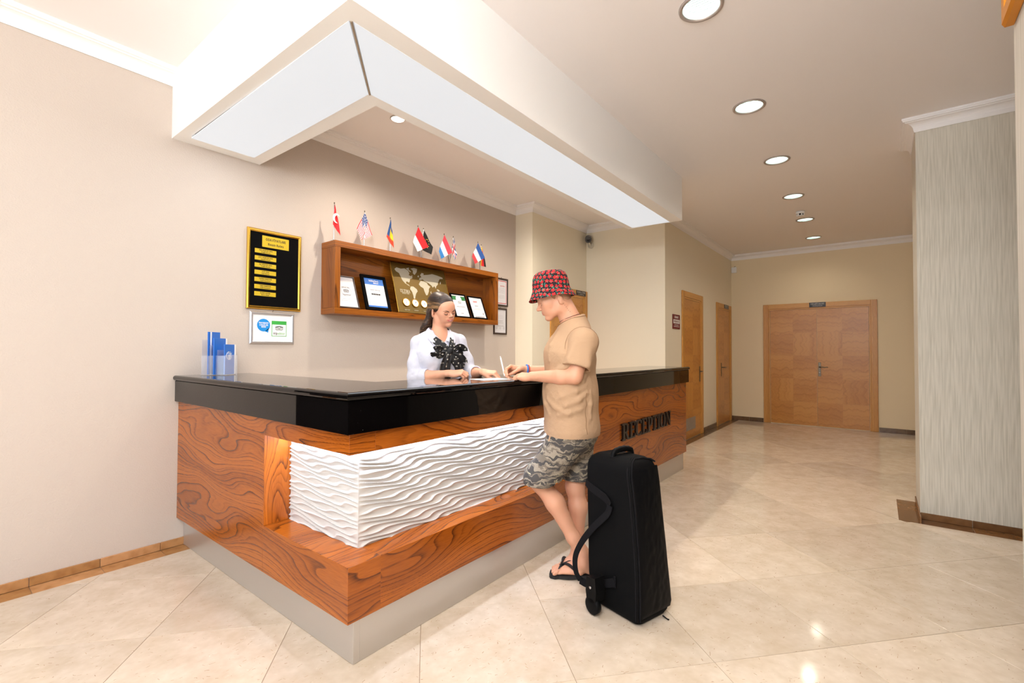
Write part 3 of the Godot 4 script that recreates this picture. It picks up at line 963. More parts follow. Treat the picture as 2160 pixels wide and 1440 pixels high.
func build_shelf() -> void:
	var a := Vector3(1.027, 1.586, WZ + 0.001)
	var b := Vector3(3.088, 2.181, -1.792)
	var t := thing("wall_shelf", "long open wooden box shelf on the wall behind the desk", "shelf", Vector3(a.x, a.y, a.z))
	var w := b.x - a.x
	var h := b.y - a.y
	var d := b.z - a.z
	var k := 0.05
	obj("top_board", bx(Vector3(0, h - k, 0), Vector3(w, h, d), 0.001, Vector2(0.1, 0.2)), M.shelf_wood, t)
	obj("bottom_board", bx(Vector3(0, 0, 0), Vector3(w, k, d), 0.001, Vector2(0.5, 0.6)), M.shelf_wood, t)
	obj("side_board", bx(Vector3(0.0005, k + 0.0006, 0), Vector3(k, h - k - 0.0006, d - 0.0005), 0.001, Vector2(0.3, 0.1), true), M.shelf_wood, t)
	obj("side_board", bx(Vector3(w - k, k + 0.0006, 0), Vector3(w - 0.0005, h - k - 0.0006, d - 0.0005), 0.001, Vector2(0.9, 0.1), true), M.shelf_wood, t)
	obj("back_panel", bx(Vector3(k, k, 0), Vector3(w - k, h - k, 0.012), 0.0, Vector2(0.2, 0.33)), M.shelf_wood, t)
	var yb := a.y + k + 0.002
	var g := "certificates standing in the wall shelf"
	# 1: white card
	var c := stand_card("standing_certificate", "white certificate in a thin black frame, first at the left end of the shelf", 1.082, 1.284, yb, yb + 0.30, g)
	frame_of("frame", M.frame_dark, c, 0.208, 0.300, 0.013, 0.014).position = Vector3(0, 0.150, 0)
	obj("sheet", bx(Vector3(-0.092, 0.012, 0.001), Vector3(0.092, 0.288, 0.008)), M.paper, c)
	ring_mark("seal", 0.048, 0.0015, Vector3(0.005, 0.155, 0.0082), M.grey, c)
	text("lettering", "TRAVELLERS' CHOICE", 0.010, Vector3(0.004, 0.190, 0.0082), M.ink, c, 0.0005, Vector3.ZERO, "Droid Sans", 0.075)
	owl_mark(c, Vector3(0.005, 0.156, 0.0082), 0.026, M.ink)
	text("lettering", "tripadvisor", 0.014, Vector3(0.005, 0.124, 0.0082), M.ink, c, 0.0005, Vector3.ZERO, "Droid Sans", 0.075)
	lines(c, -0.06, 0.07, 0.085, 2, 0.016, 0.0082, M.grey)
	# 2: blue header
	c = stand_card("standing_certificate", "certificate with a blue header and foot in a thick black frame in the shelf", 1.350, 1.612, yb, yb + 0.335, g)
	frame_of("frame", M.matt_black, c, 0.262, 0.335, 0.028, 0.020).position = Vector3(0, 0.1675, 0)
	obj("sheet", bx(Vector3(-0.105, 0.026, 0.001), Vector3(0.105, 0.309, 0.009)), M.paper, c)
	obj("blue_header", bx(Vector3(-0.102, 0.246, 0.009), Vector3(0.102, 0.307, 0.0096)), M.blue, c)
	obj("blue_foot", bx(Vector3(-0.102, 0.028, 0.009), Vector3(0.102, 0.046, 0.0096)), M.blue, c)
	text("lettering", "HolidayCheck", 0.018, Vector3(0.0, 0.283, 0.0098), M.white, c, 0.0005, Vector3.ZERO, "Droid Sans", 0.10, true)
	text("lettering", "AWARD 2014", 0.011, Vector3(0.02, 0.262, 0.0098), M.white, c, 0.0005, Vector3.ZERO, "Droid Sans", 0.055, true)
	text("lettering", "Ramada Hotel & Spa", 0.010, Vector3(0, 0.196, 0.0092), M.ink, c, 0.0005, Vector3.ZERO, "Droid Sans", 0.10)
	for i in 5:
		disc("rating_dot", 0.0085, Vector3(-0.038 + 0.019 * i, 0.155, 0.009), M.ink, c, 0.0006, 14)
	lines(c, -0.07, 0.07, 0.08, 2, 0.012, 0.0092, M.grey)
	# gilt world time plaque
	var pq := thing("world_clock", "gilt world map plaque with a row of small round clocks in the shelf", "clock", Vector3(2.022, yb, -1.815))
	pq.rotation.x = -0.27
	obj("plate", bx(Vector3(-0.343, 0, 0), Vector3(0.343, 0.50, 0.012), 0.002), M.plaque, pq)
	obj("edge_strip", bx(Vector3(-0.347, 0, 0), Vector3(-0.3432, 0.50, 0.014), 0.001), M.gold, pq)
	obj("edge_strip", bx(Vector3(0.3432, 0, 0), Vector3(0.347, 0.50, 0.014), 0.001), M.gold, pq)
	var s := Vector2(0.64, 0.34)
	for poly in continents():
		var q := PackedVector2Array()
		for p in poly:
			q.append(Vector2((p.x - 0.5) * s.x, 0.135 + p.y * s.y))
		var m := MB.new()
		m.prism(q, 0.012, 0.0132)
		obj("continent", m, M.map_silver, pq)
	text("lettering", "ULTIMA", 0.030, Vector3(-0.225, 0.215, 0.0126), M.map_silver, pq, 0.0008, Vector3.ZERO, "Droid Serif", 0.118, true)
	text("lettering", "WORLD TIME", 0.012, Vector3(-0.222, 0.192, 0.0126), M.map_silver, pq, 0.0008, Vector3.ZERO, "Droid Serif", 0.085)
	var hours := [11.9, 1.1, 2.2, 4.0, 5.5, 8.0]
	for i in 6:
		var k2 := Node3D.new()
		k2.name = numbered("clock", pq)
		pq.add_child(k2, true)
		k2.position = Vector3(-0.238 + 0.1085 * i, 0.103, 0.012)
		var m := MB.new()
		m.xf = Transform3D(Basis(Vector3.RIGHT, PI / 2), Vector3.ZERO)
		m.lathe([[0.043, 0.0], [0.043, 0.008], [0.040, 0.011], [0.036, 0.008], [0.036, 0.004]], 24, false)
		obj("bezel", m, M.gold, k2)
		disc("dial", 0.037, Vector3(0, 0, 0.0), M.dial, k2, 0.006)
		for e in [[0.024, hours[i] * 30.0, 0.0024], [0.016, hours[i] * 47.0, 0.003]]:
			m = MB.new()
			m.span(Vector3(-e[2] / 2, -0.004, 0.006), Vector3(e[2] / 2, e[0], 0.0068))
			var hd := obj("hand", m, M.ink, k2)
			hd.rotation.z = -deg_to_rad(e[1])
		obj("city_plate", bx(Vector3(-0.040, -0.083, 0), Vector3(0.040, -0.066, 0.0015), 0.0006), M.city, k2)
		text("lettering", ["NEW YORK", "LONDON", "PARIS", "ISTANBUL", "MOSCOW", "TOKYO"][i], 0.009, Vector3(0, -0.0745, 0.0017), M.map_silver, k2, 0.0004)
	# 3 and 4
	c = stand_card("standing_certificate", "certificate with a green band and white oval, standing in the wall shelf", 2.448, 2.672, yb, yb + 0.278, g)
	frame_of("frame", M.matt_black, c, 0.228, 0.280, 0.014, 0.016).position = Vector3(0, 0.140, 0)
	obj("sheet", bx(Vector3(-0.101, 0.013, 0.001), Vector3(0.101, 0.267, 0.008)), M.paper, c)
	obj("green_band", bx(Vector3(-0.098, 0.205, 0.008), Vector3(0.098, 0.252, 0.0086)), M.dark_green, c)
	var ov := disc("oval", 0.042, Vector3(0, 0.216, 0.0084), M.white, c)
	ov.scale = Vector3(1, 1.1, 1)
	owl_mark(c, Vector3(0, 0.178, 0.0084), 0.024, M.ink)
	text("lettering", "Certificate of Excellence", 0.010, Vector3(0, 0.128, 0.0082), M.ink, c, 0.0005, Vector3.ZERO, "Droid Sans", 0.13)
	lines(c, -0.06, 0.06, 0.105, 2, 0.02, 0.0082, M.grey)
	lines(c, -0.03, 0.03, 0.052, 1, 0.02, 0.0082, M.ink, 0.005)
	c = stand_card("standing_certificate", "certificate with red lettering in a black frame, last at the right end of the shelf", 2.712, 2.945, yb, yb + 0.272, g)
	frame_of("frame", M.matt_black, c, 0.236, 0.274, 0.014, 0.016).position = Vector3(0, 0.137, 0)
	obj("sheet", bx(Vector3(-0.105, 0.013, 0.001), Vector3(0.105, 0.261, 0.008)), M.paper, c)
	text("lettering", "zoover", 0.022, Vector3(-0.01, 0.212, 0.0082), M.red, c, 0.0005, Vector3.ZERO, "Droid Sans", 0.066, true)
	text("lettering", "Ramada Hotel", 0.009, Vector3(-0.005, 0.160, 0.0082), M.ink, c, 0.0005, Vector3.ZERO, "Droid Sans", 0.05)
	lines(c, -0.07, 0.07, 0.125, 2, 0.011, 0.0082, M.grey)
	lines(c, -0.08, 0.08, 0.028, 2, 0.010, 0.0082, M.ink, 0.005, true, 4)
	disc("seal", 0.010, Vector3(0.072, 0.066, 0.008), M.grey, c)
	build_flags()


func continents() -> Array:
	# coarse outlines in a unit square
	var v := func(a: Array) -> PackedVector2Array:
		var r := PackedVector2Array()
		for i in range(0, a.size(), 2):
			r.append(Vector2(a[i], a[i + 1]) / 100.0)
		return r
	return [
		v.call([2, 86, 6, 92, 14, 90, 21, 93, 27, 88, 29, 80, 27, 74, 31, 72, 34, 76, 33, 66, 28, 62, 27, 56, 25, 51, 22, 54, 19, 52, 20, 46, 23, 45, 26, 40, 22, 43, 17, 48, 13, 56, 11, 66, 9, 76, 4, 80]),
		v.call([24, 94, 30, 98, 29, 91, 33, 86, 31, 84, 27, 90]),
		v.call([33, 96, 40, 100, 46, 98, 44, 88, 39, 78, 36, 82, 37, 90]),
		v.call([27, 40, 32, 41, 38, 34, 39, 28, 35, 20, 33, 12, 31, 2, 29, 3, 29, 14, 28, 24, 25, 32]),
		v.call([46, 56, 49, 62, 55, 62, 61, 59, 63, 52, 67, 48, 63, 40, 62, 32, 58, 20, 55, 19, 53, 30, 52, 40, 47, 44, 44, 50]),
		v.call([65, 30, 67, 34, 67, 27, 66, 24]),
		v.call([46, 65, 48, 71, 52, 74, 50, 80, 54, 88, 58, 87, 57, 82, 66, 85, 76, 90, 86, 88, 97, 84, 98, 80, 91, 78, 88, 72, 86, 66, 84, 58, 80, 52, 78, 44, 76, 52, 72, 46, 70, 52, 65, 58, 60, 62, 56, 64, 54, 68, 51, 66, 49, 64]),
		v.call([44, 75, 47, 79, 47, 73, 45, 72]),
		v.call([79, 40, 84, 36, 86, 39, 82, 43]),
		v.call([90, 60, 92, 66, 91, 70, 89, 64]),
		v.call([82, 24, 88, 29, 92, 28, 96, 20, 92, 13, 88, 17, 83, 17])]


func flag_cloth(called: String, corners: Array, z: float, colf: Callable, parent: Node, nu := 16, nv := 12, amp := 0.008, ph := 0.0) -> MeshInstance3D:
	# corners: top at pole, bottom at pole, bottom free, top free, as [x, y] or [x, y, dz]; u along the fly, v down the pole
	var c := []
	for k in corners:
		c.append(Vector3(k[0], k[1], z + (k[2] if k.size() > 2 else 0.0)))
	var m := MB.new()
	m.grid(nu, nv, func(u, v):
		var p: Vector3 = c[0].lerp(c[3], u).lerp(c[1].lerp(c[2], u), v)
		p.z += amp * u * sin(u * 7.0 + v * 2.0 + ph)
		return p, 1.0, colf)
	return obj(called, m, M.cloth_vc, parent)


func flag_stand(t: Node3D, poles: Array) -> void:
	var m := MB.new()
	m.lathe([[0.0005, 0.0], [0.026, 0.0], [0.027, 0.003], [0.020, 0.008], [0.008, 0.011], [0.005, 0.016], [0.0005, 0.016]], 20, false)
	obj("base", m, M.chrome, t)
	for p in poles:
		m = MB.new()
		m.tube([Vector3(0, 0.012, 0), Vector3(p[0], p[1], p[2]) * 0.45, Vector3(p[0], p[1], p[2])], [0.0042, 0.0042, 0.003], 8)
		var o := obj("pole", m, M.chrome, t)
		m = MB.new()
		m.lathe([[0.0005, -0.004], [0.004, -0.003], [0.0055, 0.003], [0.003, 0.008], [0.0005, 0.009]], 10, false)
		obj("finial", m, M.bronze, o).position = Vector3(p[0], p[1], p[2])


func lin(r: int, g: int, b: int) -> Color:
	return rgb(r, g, b).srgb_to_linear()


func build_flags() -> void:
	var y0 := 2.1815
	var z := -1.868
	var g := "small table flags standing on the wall shelf"
	var bands := func(cols: Array, along_v: bool) -> Callable:
		return func(u, v): return cols[clampi(int((v if along_v else u) * cols.size() * 0.9999), 0, cols.size() - 1)]
	var R := lin(206, 24, 34)
	var W := lin(238, 236, 238)
	var B := lin(26, 62, 130)
	var K := lin(16, 16, 18)
	var Y := lin(240, 186, 30)
	# red flag with a white crescent
	var t := thing("table_flag", "small red table flag with a white crescent, first at the left end of the shelf", "flag", Vector3(1.059, y0, z), 0.0, g)
	flag_stand(t, [[0.003, 0.318, 0.0]])
	var f := flag_cloth("cloth", [[0.004, 0.310], [-0.024, 0.135, 0.02], [0.050, 0.055, 0.01], [0.032, 0.205, -0.005]], 0.006, func(_u, _v): return R, t, 14, 12, 0.006)
	var cr := MB.new()
	var pts := PackedVector2Array()
	for i in 15:
		var a := deg_to_rad(50 + 260.0 * i / 14)
		pts.append(Vector2(cos(a), sin(a)) * 0.040)
	for i in 15:
		var a := deg_to_rad(-78 - 204.0 * i / 14)
		pts.append(Vector2(0.013 + 0.031 * cos(a), 0.031 * sin(a)))
	cr.prism(pts, 0, 0.002)
	var co := obj("crescent", cr, M.white, f)
	co.position = Vector3(0.010, 0.192, 0.021)
	co.rotation = Vector3(0.05, 0.25, -0.3)
	# stars and stripes
	var us := func(u, v):
		if v < 0.54 and u < 0.42:
			return W if (int(u * 24) + int(v * 18)) % 3 == 0 and int(u * 24) % 2 == 0 else B
		return R if int(v * 12.99) % 2 == 0 else W
	t = thing("table_flag", "small table flag with many red and white stripes and a blue corner", "flag", Vector3(1.346, y0, z), 0.0, g)
	flag_stand(t, [[0.006, 0.318, 0.0]])
	f = flag_cloth("cloth", [[0.006, 0.312], [0.004, 0.135], [-0.040, 0.055, 0.02], [-0.096, 0.140, 0.03]], 0.006, us, t, 26, 39, 0.004)
	flag_cloth("cloth", [[0.006, 0.312], [0.004, 0.135, 0.0], [0.0, 0.070, -0.002], [0.080, 0.125, 0.0]], 0.004, us, t, 26, 39, 0.004)
	# blue, yellow, red
	t = thing("table_flag", "small upright blue, yellow and red table flag, third along the shelf", "flag", Vector3(1.624, y0, z), 0.0, g)
	flag_stand(t, [[0.001, 0.320, 0.0]])
	f = flag_cloth("cloth", [[0.002, 0.312], [-0.054, 0.138, 0.012], [0.037, 0.047, 0.0], [0.016, 0.210, 0.0]], 0.006, func(u, v):
		var d: float = v + 0.25 * u - 0.0
		if v > 0.62 + 0.25 * (1.0 - u):
			return lin(222, 60, 30)
		if u < 0.35 and v > 0.2 or v < 0.28:
			return lin(30, 74, 134)
		return Y if v < 0.72 else lin(222, 60, 30), t, 24, 24, 0.006)
	# pairs on one stand
	t = thing("table_flag", "two table flags on one stand, red and white beside black with yellow stars", "flag", Vector3(1.996, y0, z), 0.0, g)
	flag_stand(t, [[-0.060, 0.308, 0.02], [0.045, 0.312, -0.02]])
	flag_cloth("cloth", [[-0.060, 0.304], [0.066, 0.130, 0.01], [-0.086, 0.056, 0.02], [-0.142, 0.135, 0.02]], 0.024, bands.call([R, W], false), t, 16, 12, 0.006)
	f = flag_cloth("cloth", [[0.045, 0.306], [0.006, 0.105], [0.138, 0.070, 0.008], [0.158, 0.150, 0.008]], -0.016, func(u, v): return W if u < 0.06 and v < 0.3 else K, t, 16, 12, 0.006)
	for i in 10:
		var a := TAU * i / 10
		var st := disc("star", 0.0045, Vector3(0.078 + 0.026 * cos(a), 0.170 + 0.042 * sin(a), -0.006), M.star, f, 0.0016, 8)
		st.rotation.z = 0.3
	t = thing("table_flag", "two table flags on one stand, red, white and light blue beside a crossed blue one", "flag", Vector3(2.380, y0, z), 0.0, g)
	flag_stand(t, [[-0.096, 0.300, 0.02], [0.075, 0.312, -0.02]])
	flag_cloth("cloth", [[-0.096, 0.296], [0.010, 0.128, 0.01], [-0.162, 0.034, 0.02], [-0.194, 0.104, 0.02]], 0.024, bands.call([lin(222, 60, 76), W, lin(40, 120, 190)], false), t, 18, 12, 0.006)
	f = flag_cloth("cloth", [[0.076, 0.308], [0.044, 0.178, 0.008], [0.083, 0.060, 0.0], [0.120, 0.142, 0.0]], -0.014, func(u, v):
		var x := absf(u - 0.45)
		var y := absf(v - 0.55)
		if x < 0.09 or y < 0.08:
			return R
		if x < 0.16 or y < 0.14 or absf(x - y) < 0.09:
			return W
		return B, t, 26, 26, 0.010)
	t = thing("table_flag", "two table flags on the last stand, dark blue, white and red beside black and yellow", "flag", Vector3(2.855, y0, z), 0.0, g)
	flag_stand(t, [[-0.058, 0.312, 0.02], [0.045, 0.306, -0.02]])
	flag_cloth("cloth", [[-0.058, 0.306], [0.048, 0.156, 0.01], [-0.132, 0.058, 0.02], [-0.182, 0.128, 0.02]], 0.024, bands.call([lin(38, 84, 160), W, lin(208, 56, 66)], false), t, 18, 12, 0.006)
	f = flag_cloth("cloth", [[0.046, 0.302], [0.004, 0.072, 0.004], [0.122, 0.064, 0.0], [0.090, 0.176, 0.0]], -0.016, func(u, v): return Y if u < 0.30 else (R if u < 0.68 else K), t, 18, 12, 0.006)


# ---------------------------------------------------------------- small things
func build_small_things() -> void:
	# acrylic brochure stand on the counter
	var t := thing("brochure_holder", "clear acrylic stand on the counter holding blue brochures in three steps", "brochure holder", Vector3(0.215, 1.1203, -1.845), 0.62)
	var hs := [[0.06, 0.075, 0.175], [0.0, 0.13, 0.22], [-0.06, 0.175, 0.262]]
	obj("foot_plate", bx(Vector3(-0.066, 0, -0.085), Vector3(0.066, 0.003, 0.085), 0.001), M.acrylic, t)
	for i in 3:
		var zf: float = 0.080 - 0.052 * i
		obj("pocket_front", bx(Vector3(-0.064, 0.003, zf), Vector3(0.064, 0.135 + 0.032 * i, zf + 0.0025), 0.0008), M.acrylic, t)
	obj("back_plate", bx(Vector3(-0.064, 0.003, -0.078), Vector3(0.064, 0.235, -0.0755), 0.0008), M.acrylic, t)
	for k in [-1, 1]:
		obj("side_plate", bx(Vector3(0.0645 * k - 0.0012, 0.003, -0.078), Vector3(0.0645 * k + 0.0012, 0.13, 0.083), 0.0005), M.acrylic, t)
	var sh := [[-0.052, 0.050, 0.205, 0.068], [-0.082, 0.035, 0.246, 0.016], [-0.064, 0.052, 0.288, -0.036]]
	for i in 3:
		var s: Array = sh[i]
		var b := thing("brochure", ["blue folded brochure with white lettering in the front pocket of the clear stand", "blue brochure in the middle pocket of the clear stand", "blue brochure in the rear pocket of the clear stand"][i], "brochure", t.position + Basis(Vector3.UP, 0.62) * Vector3(0, 0.005, s[3]), 0.62, "blue brochures in the clear stand")
		obj("cover", bx(Vector3(s[0], 0, -0.004), Vector3(s[1], s[2] - 0.005, 0.004), 0.001), M.brochure, b)
		obj("white_edge", bx(Vector3(s[1] - (0.002 if i != 2 else 0.099), 0.0, 0.0035), Vector3(s[1] + (0.012 if i != 2 else -0.085), s[2] - 0.006, 0.0046), 0.0005), M.white, b)
		if i == 0:
			text("lettering", "RAMLET", 0.026, Vector3(-0.006, 0.125, 0.0046), M.white, b, 0.0006, Vector3(0, 0, PI / 2), "Droid Sans", 0.055, true)
			text("lettering", "HOTEL", 0.010, Vector3(0.014, 0.125, 0.0046), M.white, b, 0.0006, Vector3(0, 0, PI / 2))
			var m := MB.new()
			m.tube([Vector3(-0.026, 0.105, 0.005), Vector3(-0.033, 0.116, 0.005), Vector3(-0.036, 0.127, 0.005), Vector3(-0.032, 0.138, 0.005), Vector3(-0.026, 0.146, 0.005)], 0.0018, 6)
			obj("printed_arch", m, M.white, b)
	# paper being signed
	var p := obj("paper_sheet", bx(Vector3(-0.105, 0, -0.075), Vector3(0.105, 0.0012, 0.075)), M.white)
	p.position = Vector3(1.06, 1.1203, -0.16)
	p.rotation.y = -0.25
	tag(p, "white sheet of paper on the black counter under the guest's hands", "paper")
	# camera in the corner
	t = thing("security_camera", "dark bullet security camera on the wall corner under the cornice", "security camera", Vector3(BX, 2.835, -1.655))
	var m := MB.new()
	m.xf = Transform3D(Basis(Vector3.FORWARD, PI / 2), Vector3(-0.0, 0, 0))
	m.lathe([[0.0005, 0.0], [0.045, 0.0], [0.045, -0.012], [0.038, -0.022], [0.0005, -0.024]], 20, false)
	obj("wall_plate", m, M.cam_base, t)
	m = MB.new()
	m.tube([Vector3(-0.02, 0, 0), Vector3(-0.06, 0.02, 0.0), Vector3(-0.085, 0.055, 0.0)], [0.016, 0.018, 0.016], 10)
	obj("arm", m, M.cam_base, t)
	m = MB.new()
	var ax := Vector3(-0.80, -0.30, 0.42).normalized()
	var c0 := Vector3(-0.085, 0.078, 0.0)
	m.tube([c0 - ax * 0.075, c0 - ax * 0.07, c0 + ax * 0.07, c0 + ax * 0.085], [0.040, 0.047, 0.047, 0.044], 20)
	obj("housing", m, M.cam_dark, t)
	m = MB.new()
	m.tube([c0 + ax * 0.083, c0 + ax * 0.089], [0.026, 0.022], 16)
	obj("lens", m, M.ink, t)
	m = MB.new()
	var up := Vector3.UP - ax * ax.y
	m.tube([c0 - ax * 0.08 + up * 0.03, c0 + ax * 0.12 + up * 0.03], 0.042, 16, 0.55)
	obj("sun_shield", m, M.cam_dark, t)
	# maroon notice by the corridor door
	t = thing("wall_sign", "small maroon notice with white lettering on the corridor wall", "sign", Vector3(5.465, 1.70, CZ + 0.001))
	obj("board", bx(Vector3(-0.145, -0.10, 0), Vector3(0.145, 0.10, 0.008), 0.002), M.maroon, t)
	text("lettering", "DİKKAT", 0.030, Vector3(0, 0.062, 0.0082), M.white, t, 0.0006, Vector3.ZERO, "Droid Sans", 0.16, true)
	obj("white_bar", bx(Vector3(-0.125, -0.025, 0.008), Vector3(0.125, 0.030, 0.0088)), M.white, t)
	text("lettering", "PRIVATE", 0.030, Vector3(0, 0.002, 0.009), M.maroon, t, 0.0006, Vector3.ZERO, "Droid Sans", 0.20, true)
	lines(t, -0.12, 0.12, -0.045, 2, 0.022, 0.0082, M.white, 0.008)
	# white sensor box on the far wall
	t = thing("sensor_box", "small white sensor box high on the far corridor wall", "sensor", Vector3(FX - 0.001, 2.845, -0.505), -PI / 2)
	obj("case", bx(Vector3(-0.045, -0.058, 0), Vector3(0.045, 0.05, 0.035), 0.006), M.white, t)
	m = MB.new()
	m.tube([Vector3(0.0, 0.049, 0.014), Vector3(0.004, 0.062, 0.012), Vector3(0.025, 0.068, 0.008)], 0.003, 6)
	obj("cable", m, M.ink, t)
	# smoke detector
	t = thing("smoke_detector", "white smoke detector on the corridor ceiling between two downlights", "smoke detector", Vector3(6.05, CEIL - 0.001, 0.865))
	m = MB.new()
	m.lathe([[0.0005, 0.0], [0.052, 0.0], [0.052, -0.024], [0.044, -0.03], [0.0005, -0.03]], 24, false)
	obj("base", m, M.white, t)
	m = MB.new()
	m.lathe([[0.034, -0.029], [0.034, -0.055], [0.03, -0.058], [0.0005, -0.058]], 20, false)
	obj("chamber", m, M.ink, t)
	for k in 6:
		var a := TAU * k / 6
		var o := obj("rib", bx(Vector3(-0.007, -0.062, 0.034), Vector3(0.007, -0.028, 0.044), 0.002), M.white, t)
		o.rotation.y = a
	m = MB.new()
	m.lathe([[0.046, -0.055], [0.046, -0.062], [0.03, -0.066], [0.0005, -0.066]], 24, false)
	obj("cap", m, M.white, t)
	# gilt picture high on the near wall
	t = thing("gilt_picture", "corner of a gilt framed picture hanging high on the near wall at right", "picture", Vector3(NX - 0.01 - 0.30, 2.69, NZ - 0.001), PI)
	frame_of("frame", M.gilt, t, 0.60, 0.77, 0.05, 0.028, 0.008)
	frame_of("inner_frame", M.gilt_pale, t, 0.50, 0.67, 0.022, 0.018, 0.004)
	obj("canvas", bx(Vector3(-0.23, -0.315, 0.001), Vector3(0.23, 0.315, 0.010)), M.canvas, t)
	# scrap of paper on the floor behind the case
	t = thing("paper_scrap", "scrap of white paper on the floor behind the black case", "paper scrap", Vector3(1.375, 0.001, 0.70), 0.5)
	obj("sheet", bx(Vector3(-0.02, 0, -0.012), Vector3(0.02, 0.012, 0.012), 0.004), M.white, t)


# ---------------------------------------------------------------- the black case
func ribbon(called: String, pts: Array, wd: Vector3, wid: float, mt: Material, parent: Node, thick := 0.0025) -> void:
	# a strap of webbing along a smoothed path; wd is across the strap
	var path := []
	for i in pts.size() - 1:
		var p0: Vector3 = pts[maxi(i - 1, 0)]
		var p3: Vector3 = pts[mini(i + 2, pts.size() - 1)]
		for k in 6:
			path.append((pts[i] as Vector3).cubic_interpolate(pts[i + 1], p0, p3, k / 6.0))
	path.append(pts[-1])
	var rings := []
	for i in path.size():
		var t: Vector3 = (path[mini(i + 1, path.size() - 1)] - path[maxi(i - 1, 0)]).normalized()
		var a := (wd - t * wd.dot(t)).normalized() * wid / 2
		var b := t.cross(a).normalized() * thick / 2
		rings.append([path[i] + a + b, path[i] - a + b, path[i] - a - b, path[i] + a - b])
	var m := MB.new()
	m.strip(rings, true, false, true)
	obj(called, m, mt, parent)


func build_suitcase() -> void:
	var black := tri(mat(rgb(10, 10, 11), 0.75), 40.0, false)
	black.normal_enabled = true
	black.normal_texture = noise_tex(noise(0.2, 5, 1), 128, null, true, 3.0)
	black.normal_scale = 0.25
	var lid := tri(mat(rgb(10, 10, 12), 0.5), 3.0, false)
	lid.normal_enabled = true
	lid.normal_texture = noise_tex(noise(0.012, 15, 2, FastNoiseLite.TYPE_SIMPLEX_SMOOTH, 20.0), 256, null, true, 14.0)
	lid.normal_scale = 0.08
	var web := mat(rgb(22, 21, 23), 0.8)
	var rub := mat(rgb(12, 12, 13), 0.45)
	for q in [black, lid, web, rub]:
		q.metallic_specular = 0.22
	var t := thing("suitcase", "tall black soft wheeled case with webbing straps standing on the floor behind the man", "suitcase", Vector3(1.031, 0.002, 0.77), -0.2807)
	# body: rounded rings from the floor up; x across the lid, -z into the depth
	var lev := [[0.0, 0.03, 0.19, 0.03, 0.27, 0.02], [0.006, 0.012, 0.225, 0.012, 0.295, 0.03], [0.025, 0.002, 0.24, 0.002, 0.315, 0.032], [0.06, 0.0, 0.251, 0.0, 0.325, 0.03], [0.14, 0.0, 0.24, 0.0, 0.335, 0.026], [0.24, 0.0, 0.228, 0.003, 0.337, 0.024], [0.35, 0.0, 0.221, 0.01, 0.338, 0.024], [0.45, -0.002, 0.215, 0.018, 0.339, 0.024], [0.55, -0.004, 0.211, 0.027, 0.34, 0.024], [0.64, -0.007, 0.209, 0.036, 0.341, 0.026], [0.69, -0.008, 0.207, 0.043, 0.341, 0.03], [0.72, -0.004, 0.205, 0.047, 0.338, 0.034], [0.742, 0.006, 0.198, 0.056, 0.328, 0.038], [0.757, 0.026, 0.178, 0.075, 0.308, 0.04], [0.763, 0.05, 0.15, 0.11, 0.27, 0.03]]
	var rings := []
	for l in lev:
		var ring := []
		var r: float = l[5]
		for c in [[l[2] - r, l[3] + r, -PI / 2], [l[2] - r, l[4] - r, 0.0], [l[1] + r, l[4] - r, PI / 2], [l[1] + r, l[3] + r, PI]]:
			for k in 6:
				var a: float = c[2] + PI / 2 * k / 5
				ring.append(Vector3(c[0] + cos(a) * r, l[0], -(c[1] + sin(a) * r)))
		rings.append(ring)
	var m := MB.new()
	m.strip(rings)
	obj("body", m, black, t)
	# lid: a softly puffed cloth panel on the narrow front
	m = MB.new()
	var nz := noise(0.5, 77, 2)
	m.grid(26, 80, func(u, v):
		var y: float = lerpf(0.035, 0.722, v)
		var k := 0
		while lev[k + 1][0] < y:
			k += 1
		var f: float = (y - lev[k][0]) / (lev[k + 1][0] - lev[k][0])
		var x0: float = lerpf(lev[k][1], lev[k + 1][1], f) + 0.016
		var x1: float = lerpf(lev[k][2], lev[k + 1][2], f) - 0.004
		var z: float = lerpf(lev[k][3], lev[k + 1][3], f)
		var e: float = pow(sin(PI * clampf(u, 0.0, 1.0)), 0.5) * pow(sin(PI * v), 0.25)
		var wr: float = nz.get_noise_2d((u * 1.2 + v) * 9.0, (v * 6.0 - u * 3.0) * 2.2)
		return Vector3(lerpf(x0, x1, u), y, -z + 0.001 + e * (0.012 + 0.0035 * wr)), 1.0)
	obj("lid", m, lid, t)
	# zip band: two piping lines and the toothed tape between them
	var zl := []
	for l in lev.slice(2, 11):
		zl.append(Vector3(l[1] + 0.006, l[0], -(l[3] + 0.004)))
	zl.append_array([Vector3(0.006, 0.722, -0.053), Vector3(0.03, 0.748, -0.07), Vector3(0.065, 0.760, -0.085), Vector3(0.12, 0.760, -0.080), Vector3(0.165, 0.752, -0.068), Vector3(0.186, 0.738, -0.058)])
	for k in 3:
		var off := Vector3(-0.004, 0, -0.013).lerp(Vector3(0.007, 0, 0.004), k / 2.0)
		m = MB.new()
		m.tube(zl.map(func(p): return p + off), 0.0042 if k != 1 else 0.0032, 8)
		obj("piping" if k != 1 else "zip", m, web if k != 1 else rub, t)
	m = MB.new()
	m.tube([Vector3(0.170, 0.012, 0.006), Vector3(0.176, -0.001 + 0.004, 0.026), Vector3(0.178, 0.002, 0.036)], [0.005, 0.004, 0.006], 8, 0.5)
	obj("zip_pull", m, rub, t)
	# grip on top
	m = MB.new()
	var arc := []
	var rad := []
	for i in 15:
		var a := PI * i / 14
		arc.append(Vector3(0.108 - 0.070 * cos(a), 0.752 + 0.036 * pow(sin(a), 0.5), -0.190))
		rad.append(0.0135 + (0.0025 if i % 2 == 0 else 0.0))
	m.tube(arc, rad, 12)
	obj("grip", m, rub, t)
	m = MB.new()
